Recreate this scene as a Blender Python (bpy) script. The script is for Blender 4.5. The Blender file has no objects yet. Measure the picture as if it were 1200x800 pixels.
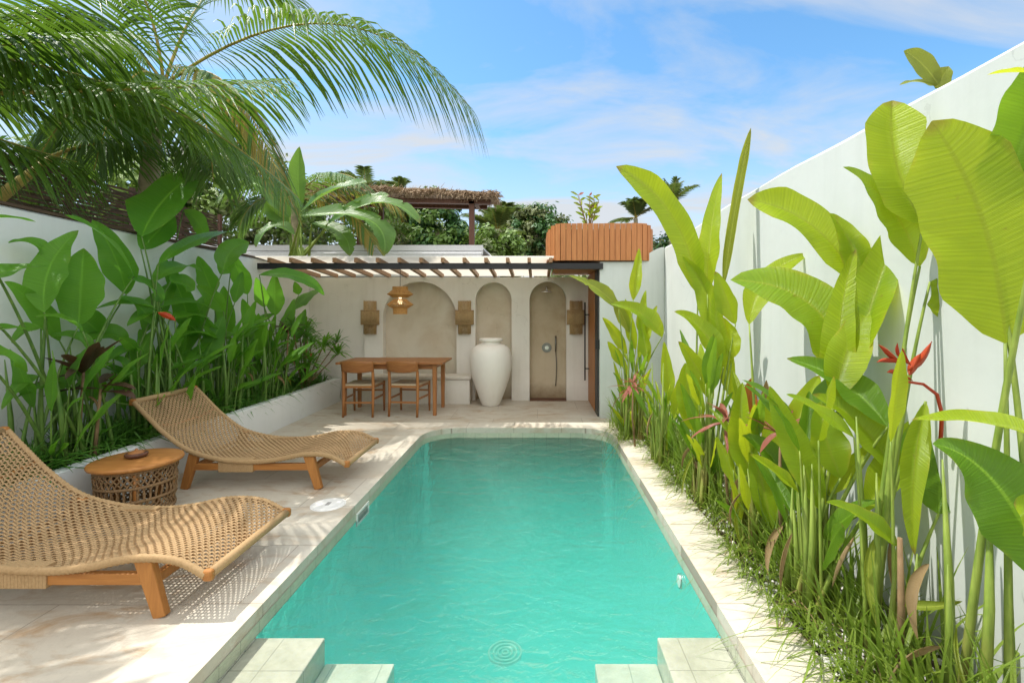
import bpy, math, random
from mathutils import Vector, Matrix, noise as mnoise
R = math.radians
rnd = random.Random(7)
scene = bpy.context.scene
COL = scene.collection
F, CX, CY, CH = 560.0, 630.0, 365.0, 1.47     # focal length in photo pixels, principal point, eye height

def at(px, py, d):
    """the 3D point seen at photo pixel (px, py) at distance d"""
    return Vector(((px-CX)*d/F, d, CH-(py-CY)*d/F))

# ------------------------------------------------------------------ objects
def tag(o, label=None, cat=None, group=None, kind=None):
    if label: o['label'] = label
    if cat: o['category'] = cat
    if group: o['group'] = group
    if kind: o['kind'] = kind
    return o

def thing(name, label, cat, loc=(0,0,0), group=None):
    o = bpy.data.objects.new(name, None); COL.objects.link(o)
    o.empty_display_size = .1
    o.location = loc
    return tag(o, label, cat, group)

ORG = {}
def origin(o):
    v = Vector((0,0,0))
    while o is not None:
        v += o.location; o = o.parent
    return v

class MB:
    def __init__(s): s.v=[]; s.f=[]; s.uv=[]; s.mi=[]; s.sm=[]
    def vert(s, p, uv=(0,0)):
        s.v.append(Vector(p)); s.uv.append(uv); return len(s.v)-1
    def face(s, idx, smooth=False):
        s.f.append(tuple(idx)); s.sm.append(smooth)
    def grid(s, rows, smooth=True, uvs=None, closed=False):
        n=len(rows[0]); ids=[]
        for i,r in enumerate(rows):
            ids.append([s.vert(p, uvs[i][j] if uvs else (0,0)) for j,p in enumerate(r)])
        for i in range(len(rows)-1):
            for j in range(n if closed else n-1):
                k=(j+1)%n
                s.face((ids[i][j],ids[i][k],ids[i+1][k],ids[i+1][j]),smooth)
        return ids
    def box(s, lo, hi, m=None):
        c=[Vector((x,y,z)) for z in (lo[2],hi[2]) for y in (lo[1],hi[1]) for x in (lo[0],hi[0])]
        if m: c=[m@p for p in c]
        b=[s.vert(p) for p in c]
        for q in ((0,2,3,1),(4,5,7,6),(0,1,5,4),(2,6,7,3),(0,4,6,2),(1,3,7,5)): s.face([b[i] for i in q])
    def bar(s, a, b, w, h, up=(0,0,1), w2=None, h2=None):
        """rectangular bar from a to b"""
        a=Vector(a); b=Vector(b); t=(b-a).normalized(); up=Vector(up)
        sd=t.cross(up)
        if sd.length<1e-4: sd=t.cross(Vector((1,0,0)))
        sd.normalize(); u=sd.cross(t)
        w2=w2 or w; h2=h2 or h
        q=[]
        for p,ww,hh in ((a,w,h),(b,w2,h2)):
            for sx,sz in ((-1,-1),(1,-1),(1,1),(-1,1)): q.append(s.vert(p+sd*sx*ww/2+u*sz*hh/2))
        for k in ((3,2,1,0),(4,5,6,7),(0,1,5,4),(1,2,6,5),(2,3,7,6),(3,0,4,7)): s.face([q[i] for i in k])
    def tube(s, pts, rad, n=8, cap=True):
        pts=[Vector(p) for p in pts]
        if not hasattr(rad,'__len__'): rad=[rad]*len(pts)
        rows=[]; ref=None
        for i,p in enumerate(pts):
            t=(pts[min(i+1,len(pts)-1)]-pts[max(i-1,0)])
            t = t.normalized() if t.length>1e-9 else Vector((0,0,1))
            if ref is None: ref = Vector((0,0,1)) if abs(t.z)<.9 else Vector((1,0,0))
            a=(ref-t*ref.dot(t))
            if a.length<1e-4: a=t.orthogonal()
            a.normalize(); ref=a; b=t.cross(a)
            rows.append([p+(a*math.cos(2*math.pi*k/n)+b*math.sin(2*math.pi*k/n))*rad[i] for k in range(n)])
        ids=s.grid(rows,True,closed=True,uvs=[[(k/n,i/max(1,len(pts)-1)) for k in range(n)] for i in range(len(pts))])
        if cap:
            s.face(ids[0][::-1]); s.face(ids[-1])
    def lathe(s, prof, c, n=40, cap=True):
        rows=[[Vector((c[0]+r*math.cos(2*math.pi*k/n),c[1]+r*math.sin(2*math.pi*k/n),c[2]+z)) for k in range(n)] for r,z in prof]
        ids=s.grid(rows,True,closed=True)
        if cap: s.face(ids[0][::-1]); s.face(ids[-1])
    def build(s, name, mat, parent=None, bevel=0, seg=2):
        o0 = origin(parent) if parent else Vector((0,0,0))
        me=bpy.data.meshes.new(name)
        me.from_pydata([p-o0 for p in s.v],[],s.f)
        me.polygons.foreach_set('use_smooth', s.sm)
        if any(u!=(0,0) for u in s.uv):
            l=me.uv_layers.new(name='UVMap')
            for lp in me.loops: l.data[lp.index].uv=s.uv[lp.vertex_index]
        me.materials.append(mat)
        me.update()
        o=bpy.data.objects.new(name,me); COL.objects.link(o)
        if parent: o.parent=parent
        if bevel:
            m=o.modifiers.new('bevel','BEVEL'); m.width=bevel; m.segments=seg; m.limit_method='ANGLE'; m.angle_limit=R(40)
        return o

def bez(p0,p1,p2,t): return p0*(1-t)**2+p1*2*t*(1-t)+p2*t*t
def lerp(a,b,t): return a+(b-a)*t
def interp(pts,t):
    """Catmull-Rom through pts, t in 0..1"""
    n=len(pts)-1; x=min(max(t,0),1)*n; i=min(int(x),n-1); u=x-i
    p=[Vector(pts[max(i-1,0)]),Vector(pts[i]),Vector(pts[i+1]),Vector(pts[min(i+2,n)])]
    return .5*((2*p[1])+(p[2]-p[0])*u+(2*p[0]-5*p[1]+4*p[2]-p[3])*u*u+(3*p[1]-p[0]-3*p[2]+p[3])*u**3)

# ------------------------------------------------------------------ materials
class NT:
    def __init__(s,name):
        s.m=bpy.data.materials.new(name); s.m.use_nodes=True; s.t=s.m.node_tree; s.t.nodes.clear()
        s.out=s.n('ShaderNodeOutputMaterial')
    def n(s,ty,**kw):
        x=s.t.nodes.new(ty)
        for k,v in kw.items(): setattr(x,k,v)
        return x
    def l(s,a,b): s.t.links.new(a,b)
    def put(s,sock,v):
        if hasattr(v,'is_linked') or isinstance(v,bpy.types.NodeSocket): s.l(v,sock)
        else:
            if isinstance(v,(tuple,list)) and len(v)==3 and sock.type=='RGBA': v=(*v,1)
            sock.default_value=v
    def pos(s,scale=(1,1,1),kind='pos',rot=(0,0,0)):
        m=s.n('ShaderNodeMapping'); m.inputs['Scale'].default_value=scale; m.inputs['Rotation'].default_value=rot
        if kind=='pos': s.l(s.n('ShaderNodeNewGeometry').outputs['Position'],m.inputs['Vector'])
        else: s.l(s.n('ShaderNodeTexCoord').outputs[{'obj':'Object','uv':'UV'}[kind]],m.inputs['Vector'])
        return m.outputs[0]
    def noise(s,vec,scale,detail=4,rough=.55,dist=0):
        x=s.n('ShaderNodeTexNoise'); s.l(vec,x.inputs['Vector']); x.inputs['Scale'].default_value=scale
        x.inputs['Detail'].default_value=detail; x.inputs['Roughness'].default_value=rough; x.inputs['Distortion'].default_value=dist
        return x.outputs['Fac']
    def ramp(s,fac,stops):
        x=s.n('ShaderNodeValToRGB'); s.l(fac,x.inputs[0])
        e=x.color_ramp.elements
        while len(e)<len(stops): e.new(.5)
        for i,(p,c) in enumerate(stops):
            e[i].position=p; e[i].color=(*c,1) if len(c)==3 else c
        return x.outputs[0]
    def fac(s,fac,a,b):
        x=s.n('ShaderNodeMapRange'); s.l(fac,x.inputs[0]); x.inputs[1].default_value=a; x.inputs[2].default_value=b
        return x.outputs[0]
    def mix(s,f,a,b,mode='MIX'):
        x=s.n('ShaderNodeMix',data_type='RGBA',blend_type=mode)
        s.put(x.inputs[0],f); s.put(x.inputs[6],a); s.put(x.inputs[7],b); return x.outputs[2]
    def math(s,op,a,b=0.0,c=0.0):
        x=s.n('ShaderNodeMath',operation=op); s.put(x.inputs[0],a); s.put(x.inputs[1],b); s.put(x.inputs[2],c); return x.outputs[0]
    def bump(s,h,strength=.3,dist=.01):
        x=s.n('ShaderNodeBump'); s.l(h,x.inputs['Height']); x.inputs['Strength'].default_value=strength; x.inputs['Distance'].default_value=dist
        return x.outputs[0]
    def bsdf(s,col,rough=.6,spec=.4,normal=None,**kw):
        x=s.n('ShaderNodeBsdfPrincipled'); s.put(x.inputs['Base Color'],col); s.put(x.inputs['Roughness'],rough)
        x.inputs['Specular IOR Level'].default_value=spec
        if normal: s.l(normal,x.inputs['Normal'])
        for k,v in kw.items(): s.put(x.inputs[k],v)
        return x
    def surf(s,sh):
        s.l(sh.outputs[0] if hasattr(sh,'outputs') else sh, s.out.inputs['Surface']); return s.m

def m_plain(name,col,rough=.6,spec=.4,metal=0,var=.15,scale=30):
    t=NT(name); p=t.pos(kind='obj')
    n=t.noise(p,scale)
    c=t.mix(t.fac(n,.3,.7),tuple(x*(1-var) for x in col),tuple(min(1,x*(1+var)) for x in col))
    return t.surf(t.bsdf(c,rough,spec,Metallic=metal))

def m_plaster(name,col,stain,amount=.5,rough=.8,bump=.25,run_k=.6):
    t=NT(name); p=t.pos()
    big=t.noise(p,1.1,6,.6,.4); fine=t.noise(p,9,6,.65)
    streak=t.noise(t.pos((3.2,3.2,.35)),1.6,5,.6,.3)
    f=t.math('MULTIPLY',t.fac(big,.42,.75),amount)
    c=t.mix(f,col,stain)
    c=t.mix(t.math('MULTIPLY',t.fac(streak,.55,.8),amount*run_k),c,stain)
    c=t.mix(t.math('MULTIPLY',t.fac(fine,.45,.8),.25),c,tuple(x*.86 for x in col))
    vo=t.n('ShaderNodeTexVoronoi',feature='DISTANCE_TO_EDGE'); vo.inputs['Scale'].default_value=.9
    wv=t.n('ShaderNodeVectorMath',operation='ADD'); nn=t.n('ShaderNodeTexNoise'); t.l(p,nn.inputs['Vector']); nn.inputs['Scale'].default_value=2.5; nn.inputs['Detail'].default_value=6
    t.l(p,wv.inputs[0]); t.l(nn.outputs['Color'],wv.inputs[1]); t.l(wv.outputs[0],vo.inputs['Vector'])
    ck=t.math('MULTIPLY',t.fac(vo.outputs['Distance'],.006,.001),t.fac(big,.50,.60))
    c=t.mix(t.math('MULTIPLY',ck,.30),c,tuple(x*.55 for x in stain))
    run=t.noise(t.pos((9,9,.5)),1.0,4,.6,.2); sz=t.n('ShaderNodeSeparateXYZ'); t.l(p,sz.inputs[0])
    c=t.mix(t.math('MULTIPLY',t.fac(run,.52,.72),amount*run_k),c,stain)
    spl=t.math('MULTIPLY',t.fac(t.math('ADD',sz.outputs[2],t.math('MULTIPLY',fine,.3)),.42,.12),amount*1.2)
    c=t.mix(spl,c,tuple(x*.75 for x in stain))
    h=t.math('ADD',t.noise(p,22,5),t.noise(p,3,3))
    return t.surf(t.bsdf(c,rough,.25,t.bump(h,bump,.006)))

def m_wood(name,col,dark,axis=2,scale=1.0,rough=.5,kind='obj'):
    t=NT(name)
    sc=[14*scale]*3; sc[axis]=1.1*scale
    p=t.pos(tuple(sc),kind)
    n=t.noise(p,1.6,6,.6,1.2); fine=t.noise(p,7,4,.7)
    rn=t.n('ShaderNodeObjectInfo').outputs['Random']
    c=t.mix(t.fac(n,.3,.72),dark,col)
    c=t.mix(t.math('MULTIPLY',t.fac(fine,.4,.8),.35),c,tuple(x*.6 for x in dark))
    c=t.mix(t.math('MULTIPLY',rn,.2),c,dark)
    return t.surf(t.bsdf(c,rough,.35,t.bump(fine,.12,.004)))

def m_leaf(name,col,col2,trans,tmix=.4,rib=48,rough=.31,yellow=(.45,.36,.05),yam=.35,veins=True,midk=1.7):
    t=NT(name)
    uv=t.n('ShaderNodeTexCoord').outputs['UV']
    sp=t.n('ShaderNodeSeparateXYZ'); t.l(uv,sp.inputs[0]); u,v=sp.outputs[0],sp.outputs[1]
    du=t.math('ABSOLUTE',t.math('SUBTRACT',u,.5))
    ph=t.math('SUBTRACT',t.math('MULTIPLY',v,float(rib)*6.283),t.math('MULTIPLY',du,30.0))
    wob=t.noise(t.pos(kind='obj'),14,3)
    ribs=t.math('SINE',t.math('ADD',ph,t.math('MULTIPLY',wob,5.0)))
    ribs2=t.math('SINE',t.math('MULTIPLY',ph,3.7))
    nv=t.n('ShaderNodeTexNoise',noise_dimensions='1D'); t.l(t.math('MULTIPLY',ph,.16),nv.inputs['W']); nv.inputs['Scale'].default_value=1.0; nv.inputs['Detail'].default_value=5; nv.inputs['Roughness'].default_value=.7
    pat=t.math('ADD',t.math('ADD',t.math('MULTIPLY',ribs,.22),t.math('MULTIPLY',ribs2,.18)),t.math('MULTIPLY',t.math('SUBTRACT',nv.outputs[0],.45),2.4))
    mid=t.fac(du,.035,.012)
    rn=t.n('ShaderNodeObjectInfo').outputs['Random']
    big=t.noise(t.pos(kind='obj'),4.5,5,.6)
    base=t.mix(t.math('ADD',t.math('MULTIPLY',t.fac(big,.3,.7),.4),t.math('MULTIPLY',rn,.6)),col,col2)
    if veins:
        base=t.mix(t.math('MULTIPLY',t.fac(pat,-.2,1.0),.5),base,tuple(x*.62 for x in col))
        base=t.mix(t.math('MULTIPLY',mid,.75),base,tuple(min(1,x*midk+.01) for x in col2))
    edge=t.math('MULTIPLY',t.fac(du,.40,.5),t.fac(t.noise(t.pos(kind='obj'),9,4),.52,.66))
    spots=t.fac(t.noise(t.pos(kind='obj'),21,3,.5),.70,.76)
    base=t.mix(t.math('MULTIPLY',edge,yam),base,yellow)
    base=t.mix(t.math('MULTIPLY',spots,yam*.9),base,(.20,.12,.03))
    tipm=t.math('MULTIPLY',t.fac(t.math('ADD',v,t.math('MULTIPLY',t.noise(t.pos(kind='obj'),12,4),.10)),.985,1.03),t.math('GREATER_THAN',rn,.35))
    base=t.mix(t.math('MULTIPLY',tipm,min(1,yam*1.3)),base,(.22,.12,.04))
    nrm=t.bump(pat,.45,.006)
    b=t.bsdf(base,rough,.45,nrm)
    tr=t.n('ShaderNodeBsdfTranslucent'); 
    tc=t.mix(.75,base,trans); 
    if veins: tc=t.mix(t.math('MULTIPLY',mid,.5),tc,tuple(x*.5 for x in trans))
    if veins: tc=t.mix(t.math('MULTIPLY',t.fac(pat,-.2,1.0),.22),tc,tuple(x*.5 for x in trans))
    t.put(tr.inputs['Color'],tc)
    mx=t.n('ShaderNodeMixShader'); mx.inputs[0].default_value=tmix
    t.l(b.outputs[0],mx.inputs[1]); t.l(tr.outputs[0],mx.inputs[2])
    return t.surf(mx)

def m_stone(name,slab=True,base=(.50,.445,.36),pale=(.58,.54,.46),stain=(.37,.24,.13),sx=1.2,sy=.6,amount=.85,rough=.5):
    t=NT(name); p=t.pos()
    if slab:
        br=t.n('ShaderNodeTexBrick'); t.l(p,br.inputs['Vector'])
        br.inputs['Scale'].default_value=1; br.inputs['Mortar Size'].default_value=.0035; br.inputs['Brick Width'].default_value=sx; br.inputs['Row Height'].default_value=sy
        br.inputs['Mortar Smooth'].default_value=.3; br.offset=.5
        br.inputs['Color1'].default_value=(0,0,0,1); br.inputs['Color2'].default_value=(1,1,1,1); br.inputs['Mortar'].default_value=(.5,.5,.5,1)
        var,mort=br.outputs['Color'],br.outputs['Fac']
    big=t.noise(p,.9,6,.62,.5); med=t.noise(t.pos((1,2.2,1)),2.6,7,.65,1.0); fine=t.noise(p,26,5,.7)
    c=t.mix(t.fac(big,.35,.65),base,pale)
    if slab: c=t.mix(t.math('MULTIPLY',var,.35),c,tuple(x*.84 for x in base))
    vein=t.fac(med,.50,.70)
    c=t.mix(t.math('MULTIPLY',vein,amount),c,stain)
    c=t.mix(t.math('MULTIPLY',t.fac(fine,.5,.8),.35),c,tuple(x*.6 for x in base))
    pits=t.fac(t.noise(t.pos((1,3,1)),40,3,.6),.68,.74)
    c=t.mix(t.math('MULTIPLY',pits,.35),c,(.2,.15,.1))
    h=t.math('MULTIPLY',fine,.5)
    if slab:
        c=t.mix(t.math('MULTIPLY',mort,.85),c,(.30,.25,.20))
        h=t.math('SUBTRACT',h,t.math('MULTIPLY',mort,1.0))
    rg=t.fac(big,0,1)
    return t.surf(t.bsdf(c,rough,.35,t.bump(h,.35,.006)))

M={}
M['white_plaster']=m_plaster('white_plaster',(.61,.645,.62),(.46,.50,.46),.40,.8,.12)
M['white_shade_lift']=m_plaster('white_shade_lift',(.77,.785,.775),(.58,.61,.58),.25,.8,.12)  # white plaster again, lightened to make up for the shade it stands in
M['cream_plaster']=m_plaster('cream_plaster',(.78,.75,.69),(.56,.51,.43),.35)
M['tadelakt']=m_plaster('tadelakt',(.66,.60,.49),(.46,.355,.23),.95,.55,.2,.12)
M['shower_plaster']=m_plaster('shower_plaster',(.54,.45,.32),(.36,.26,.15),1.0,.5,.2,.15)
M['deck']=m_stone('deck_stone')
M['coping']=m_stone('coping_stone',True,(.55,.505,.42),(.62,.585,.505),(.42,.30,.18),.6,.6,.6)
M['soil']=m_plain('soil',(.07,.05,.035),.95,.1,0,.5,12)
M['earth']=m_plain('earth',(.10,.085,.05),.95,.1,0,.5,.6)
M['teak']=m_wood('teak',(.50,.225,.06),(.31,.12,.028),0)
M['teak_up']=m_wood('teak_upright',(.50,.225,.06),(.31,.12,.028),2)
M['brown_wood']=m_wood('brown_wood',(.42,.185,.06),(.27,.105,.033),0,1,.45)
M['brown_up']=m_wood('brown_wood_upright',(.42,.185,.06),(.27,.105,.033),2,1,.45)
M['plank']=m_wood('plank',(.58,.245,.085),(.42,.155,.05),2,.8,.5)
M['batten']=m_wood('batten',(.40,.24,.13),(.27,.15,.075),1)
M['door_wood']=m_wood('door_wood',(.46,.20,.06),(.33,.125,.035),2,.8)
M['old_wood']=m_wood('old_wood',(.17,.075,.045),(.10,.045,.028),2)
M['fence_wood']=m_wood('fence_wood',(.15,.095,.06),(.07,.045,.03),1,.6,.8)
M['black_metal']=m_plain('black_metal',(.018,.018,.02),.45,.4,0)
M['steel']=m_plain('steel',(.62,.60,.56),.25,.5,1,.05)
M['bronze']=m_plain('bronze',(.20,.19,.17),.35,.5,1,.1)
M['ceramic']=m_plaster('ceramic',(.78,.75,.69),(.66,.61,.53),.35,.55,.10)
M['cushion']=m_plain('cushion',(.66,.62,.55),.9,.2,0,.06)
M['lid_white']=m_plain('lid_white',(.78,.78,.76),.4,.4,0,.05)
M['roof_sheet_metal']=m_plain('roof_sheet_metal',(.62,.62,.63),.4,.5,.2,.06)
M['grey_render']=m_plain('grey_render',(.35,.34,.33),.8,.2)
def m_rattan(name,col,dark,scale=90):
    t=NT(name); p=t.pos(kind='obj')
    n=t.noise(p,scale,3); b=t.noise(p,3.5,4)
    c=t.mix(t.fac(n,.3,.7),dark,col); c=t.mix(t.math('MULTIPLY',t.fac(b,.35,.7),.4),c,tuple(x*1.12 for x in col))
    return t.surf(t.bsdf(c,.7,.25,t.bump(n,.3,.003)))
M['rattan']=m_rattan('rattan',(.47,.315,.165),(.31,.195,.095))
M['rope']=m_rattan('rope',(.42,.28,.145),(.32,.205,.095))
M['rope_dark']=m_rattan('rope_dark',(.27,.165,.08),(.15,.09,.045))
M['bamboo_lamp']=m_rattan('bamboo_lamp',(.52,.37,.19),(.31,.205,.095),60)
M['lamp_rattan']=m_rattan('lamp_rattan',(.60,.33,.11),(.40,.20,.06),60)
M['seat_cord']=m_rattan('seat_cord',(.56,.46,.32),(.42,.33,.21))
M['thatch']=m_rattan('thatch',(.50,.38,.26),(.24,.16,.10),12)
M['pebble']=m_plain('pebble',(.60,.58,.54),.7,.3,0,.35,9)
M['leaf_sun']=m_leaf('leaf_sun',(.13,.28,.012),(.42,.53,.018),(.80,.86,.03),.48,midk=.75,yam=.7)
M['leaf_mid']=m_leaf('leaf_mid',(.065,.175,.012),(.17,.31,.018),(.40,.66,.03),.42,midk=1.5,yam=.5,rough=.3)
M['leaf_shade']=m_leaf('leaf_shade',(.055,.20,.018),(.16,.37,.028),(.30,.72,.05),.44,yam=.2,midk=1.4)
M['leaf_banana']=m_leaf('leaf_banana',(.06,.17,.025),(.14,.27,.04),(.30,.52,.06),.35,rib=30)
M['leaf_torn']=m_leaf('leaf_torn',(.20,.28,.03),(.30,.34,.04),(.6,.62,.06),.4)
M['leaf_dark']=m_leaf('leaf_dark',(.045,.055,.022),(.12,.045,.035),(.22,.05,.04),.25,veins=False,rough=.35)
M['leaf_red']=m_leaf('leaf_red',(.26,.075,.06),(.38,.14,.09),(.5,.15,.08),.3,veins=False)
M['leaf_dry']=m_leaf('leaf_dry',(.23,.155,.07),(.36,.25,.12),(.45,.30,.12),.25,veins=False,rough=.6)
M['bract']=m_leaf('bract',(.55,.045,.02),(.62,.09,.02),(.7,.10,.02),.25,veins=False,yam=0)
M['bract_orange']=m_leaf('bract_orange',(.42,.13,.03),(.50,.18,.04),(.6,.2,.04),.25,veins=False,yam=.1)
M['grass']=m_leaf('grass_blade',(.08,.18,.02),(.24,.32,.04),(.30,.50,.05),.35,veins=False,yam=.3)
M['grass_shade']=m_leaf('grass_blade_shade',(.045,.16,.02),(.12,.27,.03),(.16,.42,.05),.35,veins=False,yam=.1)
M['frond']=m_leaf('frond_leaflet',(.045,.13,.02),(.115,.21,.026),(.22,.40,.03),.28,veins=False,yam=.3,rough=.32)
M['frond_yellow']=m_leaf('frond_leaflet_yellow',(.26,.23,.04),(.34,.26,.04),(.5,.42,.05),.35,veins=False)
M['frond_far']=m_leaf('frond_far',(.07,.115,.035),(.13,.165,.05),(.2,.3,.05),.25,veins=False,yam=.1)
M['rachis']=m_plain('rachis',(.34,.27,.06),.5,.4,0,.3,6)
def m_stem(name,a,b,dry):
    t=NT(name); p=t.pos((1,1,.25)); n=t.noise(p,26,5,.6); st=t.noise(t.pos((1,1,.06)),70,3)
    c=t.mix(t.fac(n,.35,.65),a,b); c=t.mix(t.math('MULTIPLY',t.fac(st,.45,.65),.35),c,tuple(x*.55 for x in a))
    sz=t.n('ShaderNodeSeparateXYZ'); t.l(t.pos(),sz.inputs[0])
    low=t.fac(t.math('ADD',sz.outputs[2],t.math('MULTIPLY',n,.5)),.75,.3)
    c=t.mix(t.math('MULTIPLY',t.math('MULTIPLY',low,t.fac(t.noise(p,9,4),.45,.6)),.8),c,dry)
    return t.surf(t.bsdf(c,.5,.35,t.bump(st,.3,.003)))
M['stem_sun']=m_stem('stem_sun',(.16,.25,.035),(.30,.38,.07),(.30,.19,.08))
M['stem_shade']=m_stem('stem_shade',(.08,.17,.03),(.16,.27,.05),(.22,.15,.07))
M['stem_dry']=m_plain('stem_dry',(.23,.15,.08),.8,.2,0,.4,10)
M['trunk']=m_plain('trunk',(.30,.26,.17),.9,.2,0,.4,9)
M['crown_dark']=m_leaf('crown_dark',(.035,.12,.03),(.07,.17,.04),(.1,.22,.03),.25,veins=False,yam=0)
M['crown_green']=m_leaf('crown_green',(.10,.20,.03),(.19,.29,.05),(.2,.32,.04),.25,veins=False,yam=0)
M['crown_olive']=m_leaf('crown_olive',(.11,.15,.05),(.19,.22,.08),(.2,.26,.05),.25,veins=False,yam=.1)
# pale polycarbonate sheet
def m_sheet():
    t=NT('milky_sheet'); a=t.bsdf((.55,.52,.47),.4,.4)
    tr=t.n('ShaderNodeBsdfTranslucent'); tr.inputs[0].default_value=(.78,.75,.69,1)
    mx=t.n('ShaderNodeMixShader'); mx.inputs[0].default_value=.8
    t.l(a.outputs[0],mx.inputs[1]); t.l(tr.outputs[0],mx.inputs[2]); return t.surf(mx)
M['sheet']=m_sheet()
def m_pooltile(name,col,col2,wet=.3,size=.15,jm=.55):
    t=NT(name); p=t.pos()
    sep=t.n('ShaderNodeSeparateXYZ'); t.l(p,sep.inputs[0])
    # square tile joints on every axis
    def joint(a): 
        x=t.math('FRACT',t.math('DIVIDE',a,size)); x=t.math('ABSOLUTE',t.math('SUBTRACT',x,.5)); return t.fac(x,.5-.0033/size,.5-.0018/size)
    nrm=t.n('ShaderNodeSeparateXYZ'); t.l(t.n('ShaderNodeNewGeometry').outputs['Normal'],nrm.inputs[0])
    j=None
    for ax in range(3):
        keep=t.math('LESS_THAN',t.math('ABSOLUTE',nrm.outputs[ax]),.5)
        q=t.math('MULTIPLY',joint(t.math('ADD',sep.outputs[ax],.037)),keep); j=q if j is None else t.math('MAXIMUM',j,q)
    big=t.noise(p,2.2,6,.6,.6); fine=t.noise(p,30,4)
    c=t.mix(t.fac(big,.3,.7),col,col2); c=t.mix(t.math('MULTIPLY',t.fac(fine,.4,.8),.3),c,tuple(x*.6 for x in col))
    c=t.mix(t.math('MULTIPLY',j,jm),c,tuple(x*.45 for x in col))
    return t.surf(t.bsdf(c,wet,.4,t.bump(t.math('SUBTRACT',fine,j),.2,.004)))
M['pool_tile']=m_pooltile('pool_tile',(.40,.46,.34),(.55,.56,.43))
M['step_tile']=m_pooltile('step_tile',(.40,.40,.31),(.60,.59,.49),.22,.24,.5)
def m_water():
    t=NT('pool_water_surface')
    p=t.pos((1,1,1))
    w1=t.noise(t.pos((1.0,1.6,1)),3.2,3,.5,.8); w2=t.noise(t.pos((1.3,1,1)),13,3,.55,.8)
    h=t.math('ADD',w1,t.math('MULTIPLY',w2,.35))
    nb=t.bump(h,.38,.07)
    gl=t.n('ShaderNodeBsdfGlossy'); gl.inputs['Roughness'].default_value=.03; gl.inputs[0].default_value=(1,1,1,1); t.l(nb,gl.inputs['Normal'])
    tr=t.n('ShaderNodeBsdfTransparent'); tr.inputs[0].default_value=(.97,.99,.98,1)
    fr=t.n('ShaderNodeFresnel'); fr.inputs[0].default_value=1.33; t.l(nb,fr.inputs['Normal'])
    mx=t.n('ShaderNodeMixShader'); t.l(fr.outputs[0],mx.inputs[0]); t.l(tr.outputs[0],mx.inputs[1]); t.l(gl.outputs[0],mx.inputs[2])
    v=t.n('ShaderNodeVolumePrincipled')
    v.inputs['Color'].default_value=(.21,.895,.825,1); v.inputs['Density'].default_value=WATER_D
    v.inputs['Absorption Color'].default_value=(.0,.0,.0,1); v.inputs['Anisotropy'].default_value=.2
    t.l(v.outputs[0],t.out.inputs['Volume'])
    return t.surf(mx)
WATER_D=.58
M['water']=m_water()

# ------------------------------------------------------------------ ground, terrace, pool
PX0,PX1,PY0,PY1=-1.38,.90,.9,6.02
def pool_outline(off=0,n=8,rr=.42):
    x0,x1,y0,y1=PX0-off,PX1+off,PY0-off,PY1+off
    r=rr+off; pts=[(x0,y0)]
    pts+= [(x0,y0+(y1-r-y0)*k/12) for k in range(1,12)]
    for k in range(n+1):
        a=math.pi-math.pi/2*k/n; pts.append((x0+r+r*math.cos(a),y1-r+r*math.sin(a)))
    for k in range(n+1):
        a=math.pi/2-math.pi/2*k/n; pts.append((x1-r+r*math.cos(a),y1-r+r*math.sin(a)))
    pts+= [(x1,y1-r+(y0-(y1-r))*k/12) for k in range(1,12)]
    pts.append((x1,y0))
    pts+= [(x1+(x0-x1)*k/4,y0) for k in range(1,4)]
    return pts
def ring(mb,inn,out,zi,zo=None):
    zo=zi if zo is None else zo
    a=[mb.vert((x,y,zi)) for x,y in inn]; b=[mb.vert((x,y,zo)) for x,y in out]
    n=len(a)
    for i in range(n): mb.face((a[i],a[(i+1)%n],b[(i+1)%n],b[i]))
def wallring(mb,pts,z0,z1,smooth=True):
    a=[mb.vert((x,y,z0)) for x,y in pts]; b=[mb.vert((x,y,z1)) for x,y in pts]; n=len(pts)
    for i in range(n): mb.face((a[i],a[(i+1)%n],b[(i+1)%n],b[i]),smooth)
def project_rect(pts,x0,x1,y0,y1):
    """push each outline point out onto a rectangle, radially"""
    cx,cy=(PX0+PX1)/2,(PY0+PY1)/2; out=[]
    for x,y in pts:
        dx,dy=x-cx,y-cy; k=1e9
        if dx>1e-6: k=min(k,(x1-cx)/dx)
        if dx<-1e-6: k=min(k,(x0-cx)/dx)
        if dy>1e-6: k=min(k,(y1-cy)/dy)
        if dy<-1e-6: k=min(k,(y0-cy)/dy)
        out.append((cx+dx*k,cy+dy*k))
    return out
P_in=pool_outline(0); P_out=pool_outline(.30)
TX0,TX1,TY0,TY1=-4.2,2.0,.2,8.5
mb=MB(); ring(mb,P_in,P_out,.006); wallring(mb,P_in,-.10,.006,False); wallring(mb,P_out,-.02,.006,False)
tag(mb.build('pool_coping',M['coping']),kind='structure')
mb=MB(); rect=project_rect(P_out,TX0,TX1,TY0,TY1); ring(mb,P_out,rect,0)
# fill the rectangle's corners
for cx_,cy_ in ((TX0,TY0),(TX0,TY1),(TX1,TY1),(TX1,TY0)):
    pts=[p for p in rect if abs(p[0]-cx_)<1e-6 or abs(p[1]-cy_)<1e-6]
    ax=[p for p in rect if abs(p[0]-cx_)<1e-6]; ay=[p for p in rect if abs(p[1]-cy_)<1e-6]
    if ax and ay:
        pa=min(ax,key=lambda p:abs(p[1]-cy_)); pb=min(ay,key=lambda p:abs(p[0]-cx_))
        if abs(pa[1]-cy_)>1e-6 and abs(pb[0]-cx_)>1e-6:
            q=[mb.vert((pa[0],pa[1],0)),mb.vert((pb[0],pb[1],0)),mb.vert((cx_,cy_,0))]; mb.face(q)
tag(mb.build('terrace_floor',M['deck']),kind='structure')
mb=MB()
big=[(-400,-400),(400,-400),(400,400),(-400,400)]; small=[(TX0,TY0),(TX1,TY0),(TX1,TY1),(TX0,TY1)]
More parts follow.
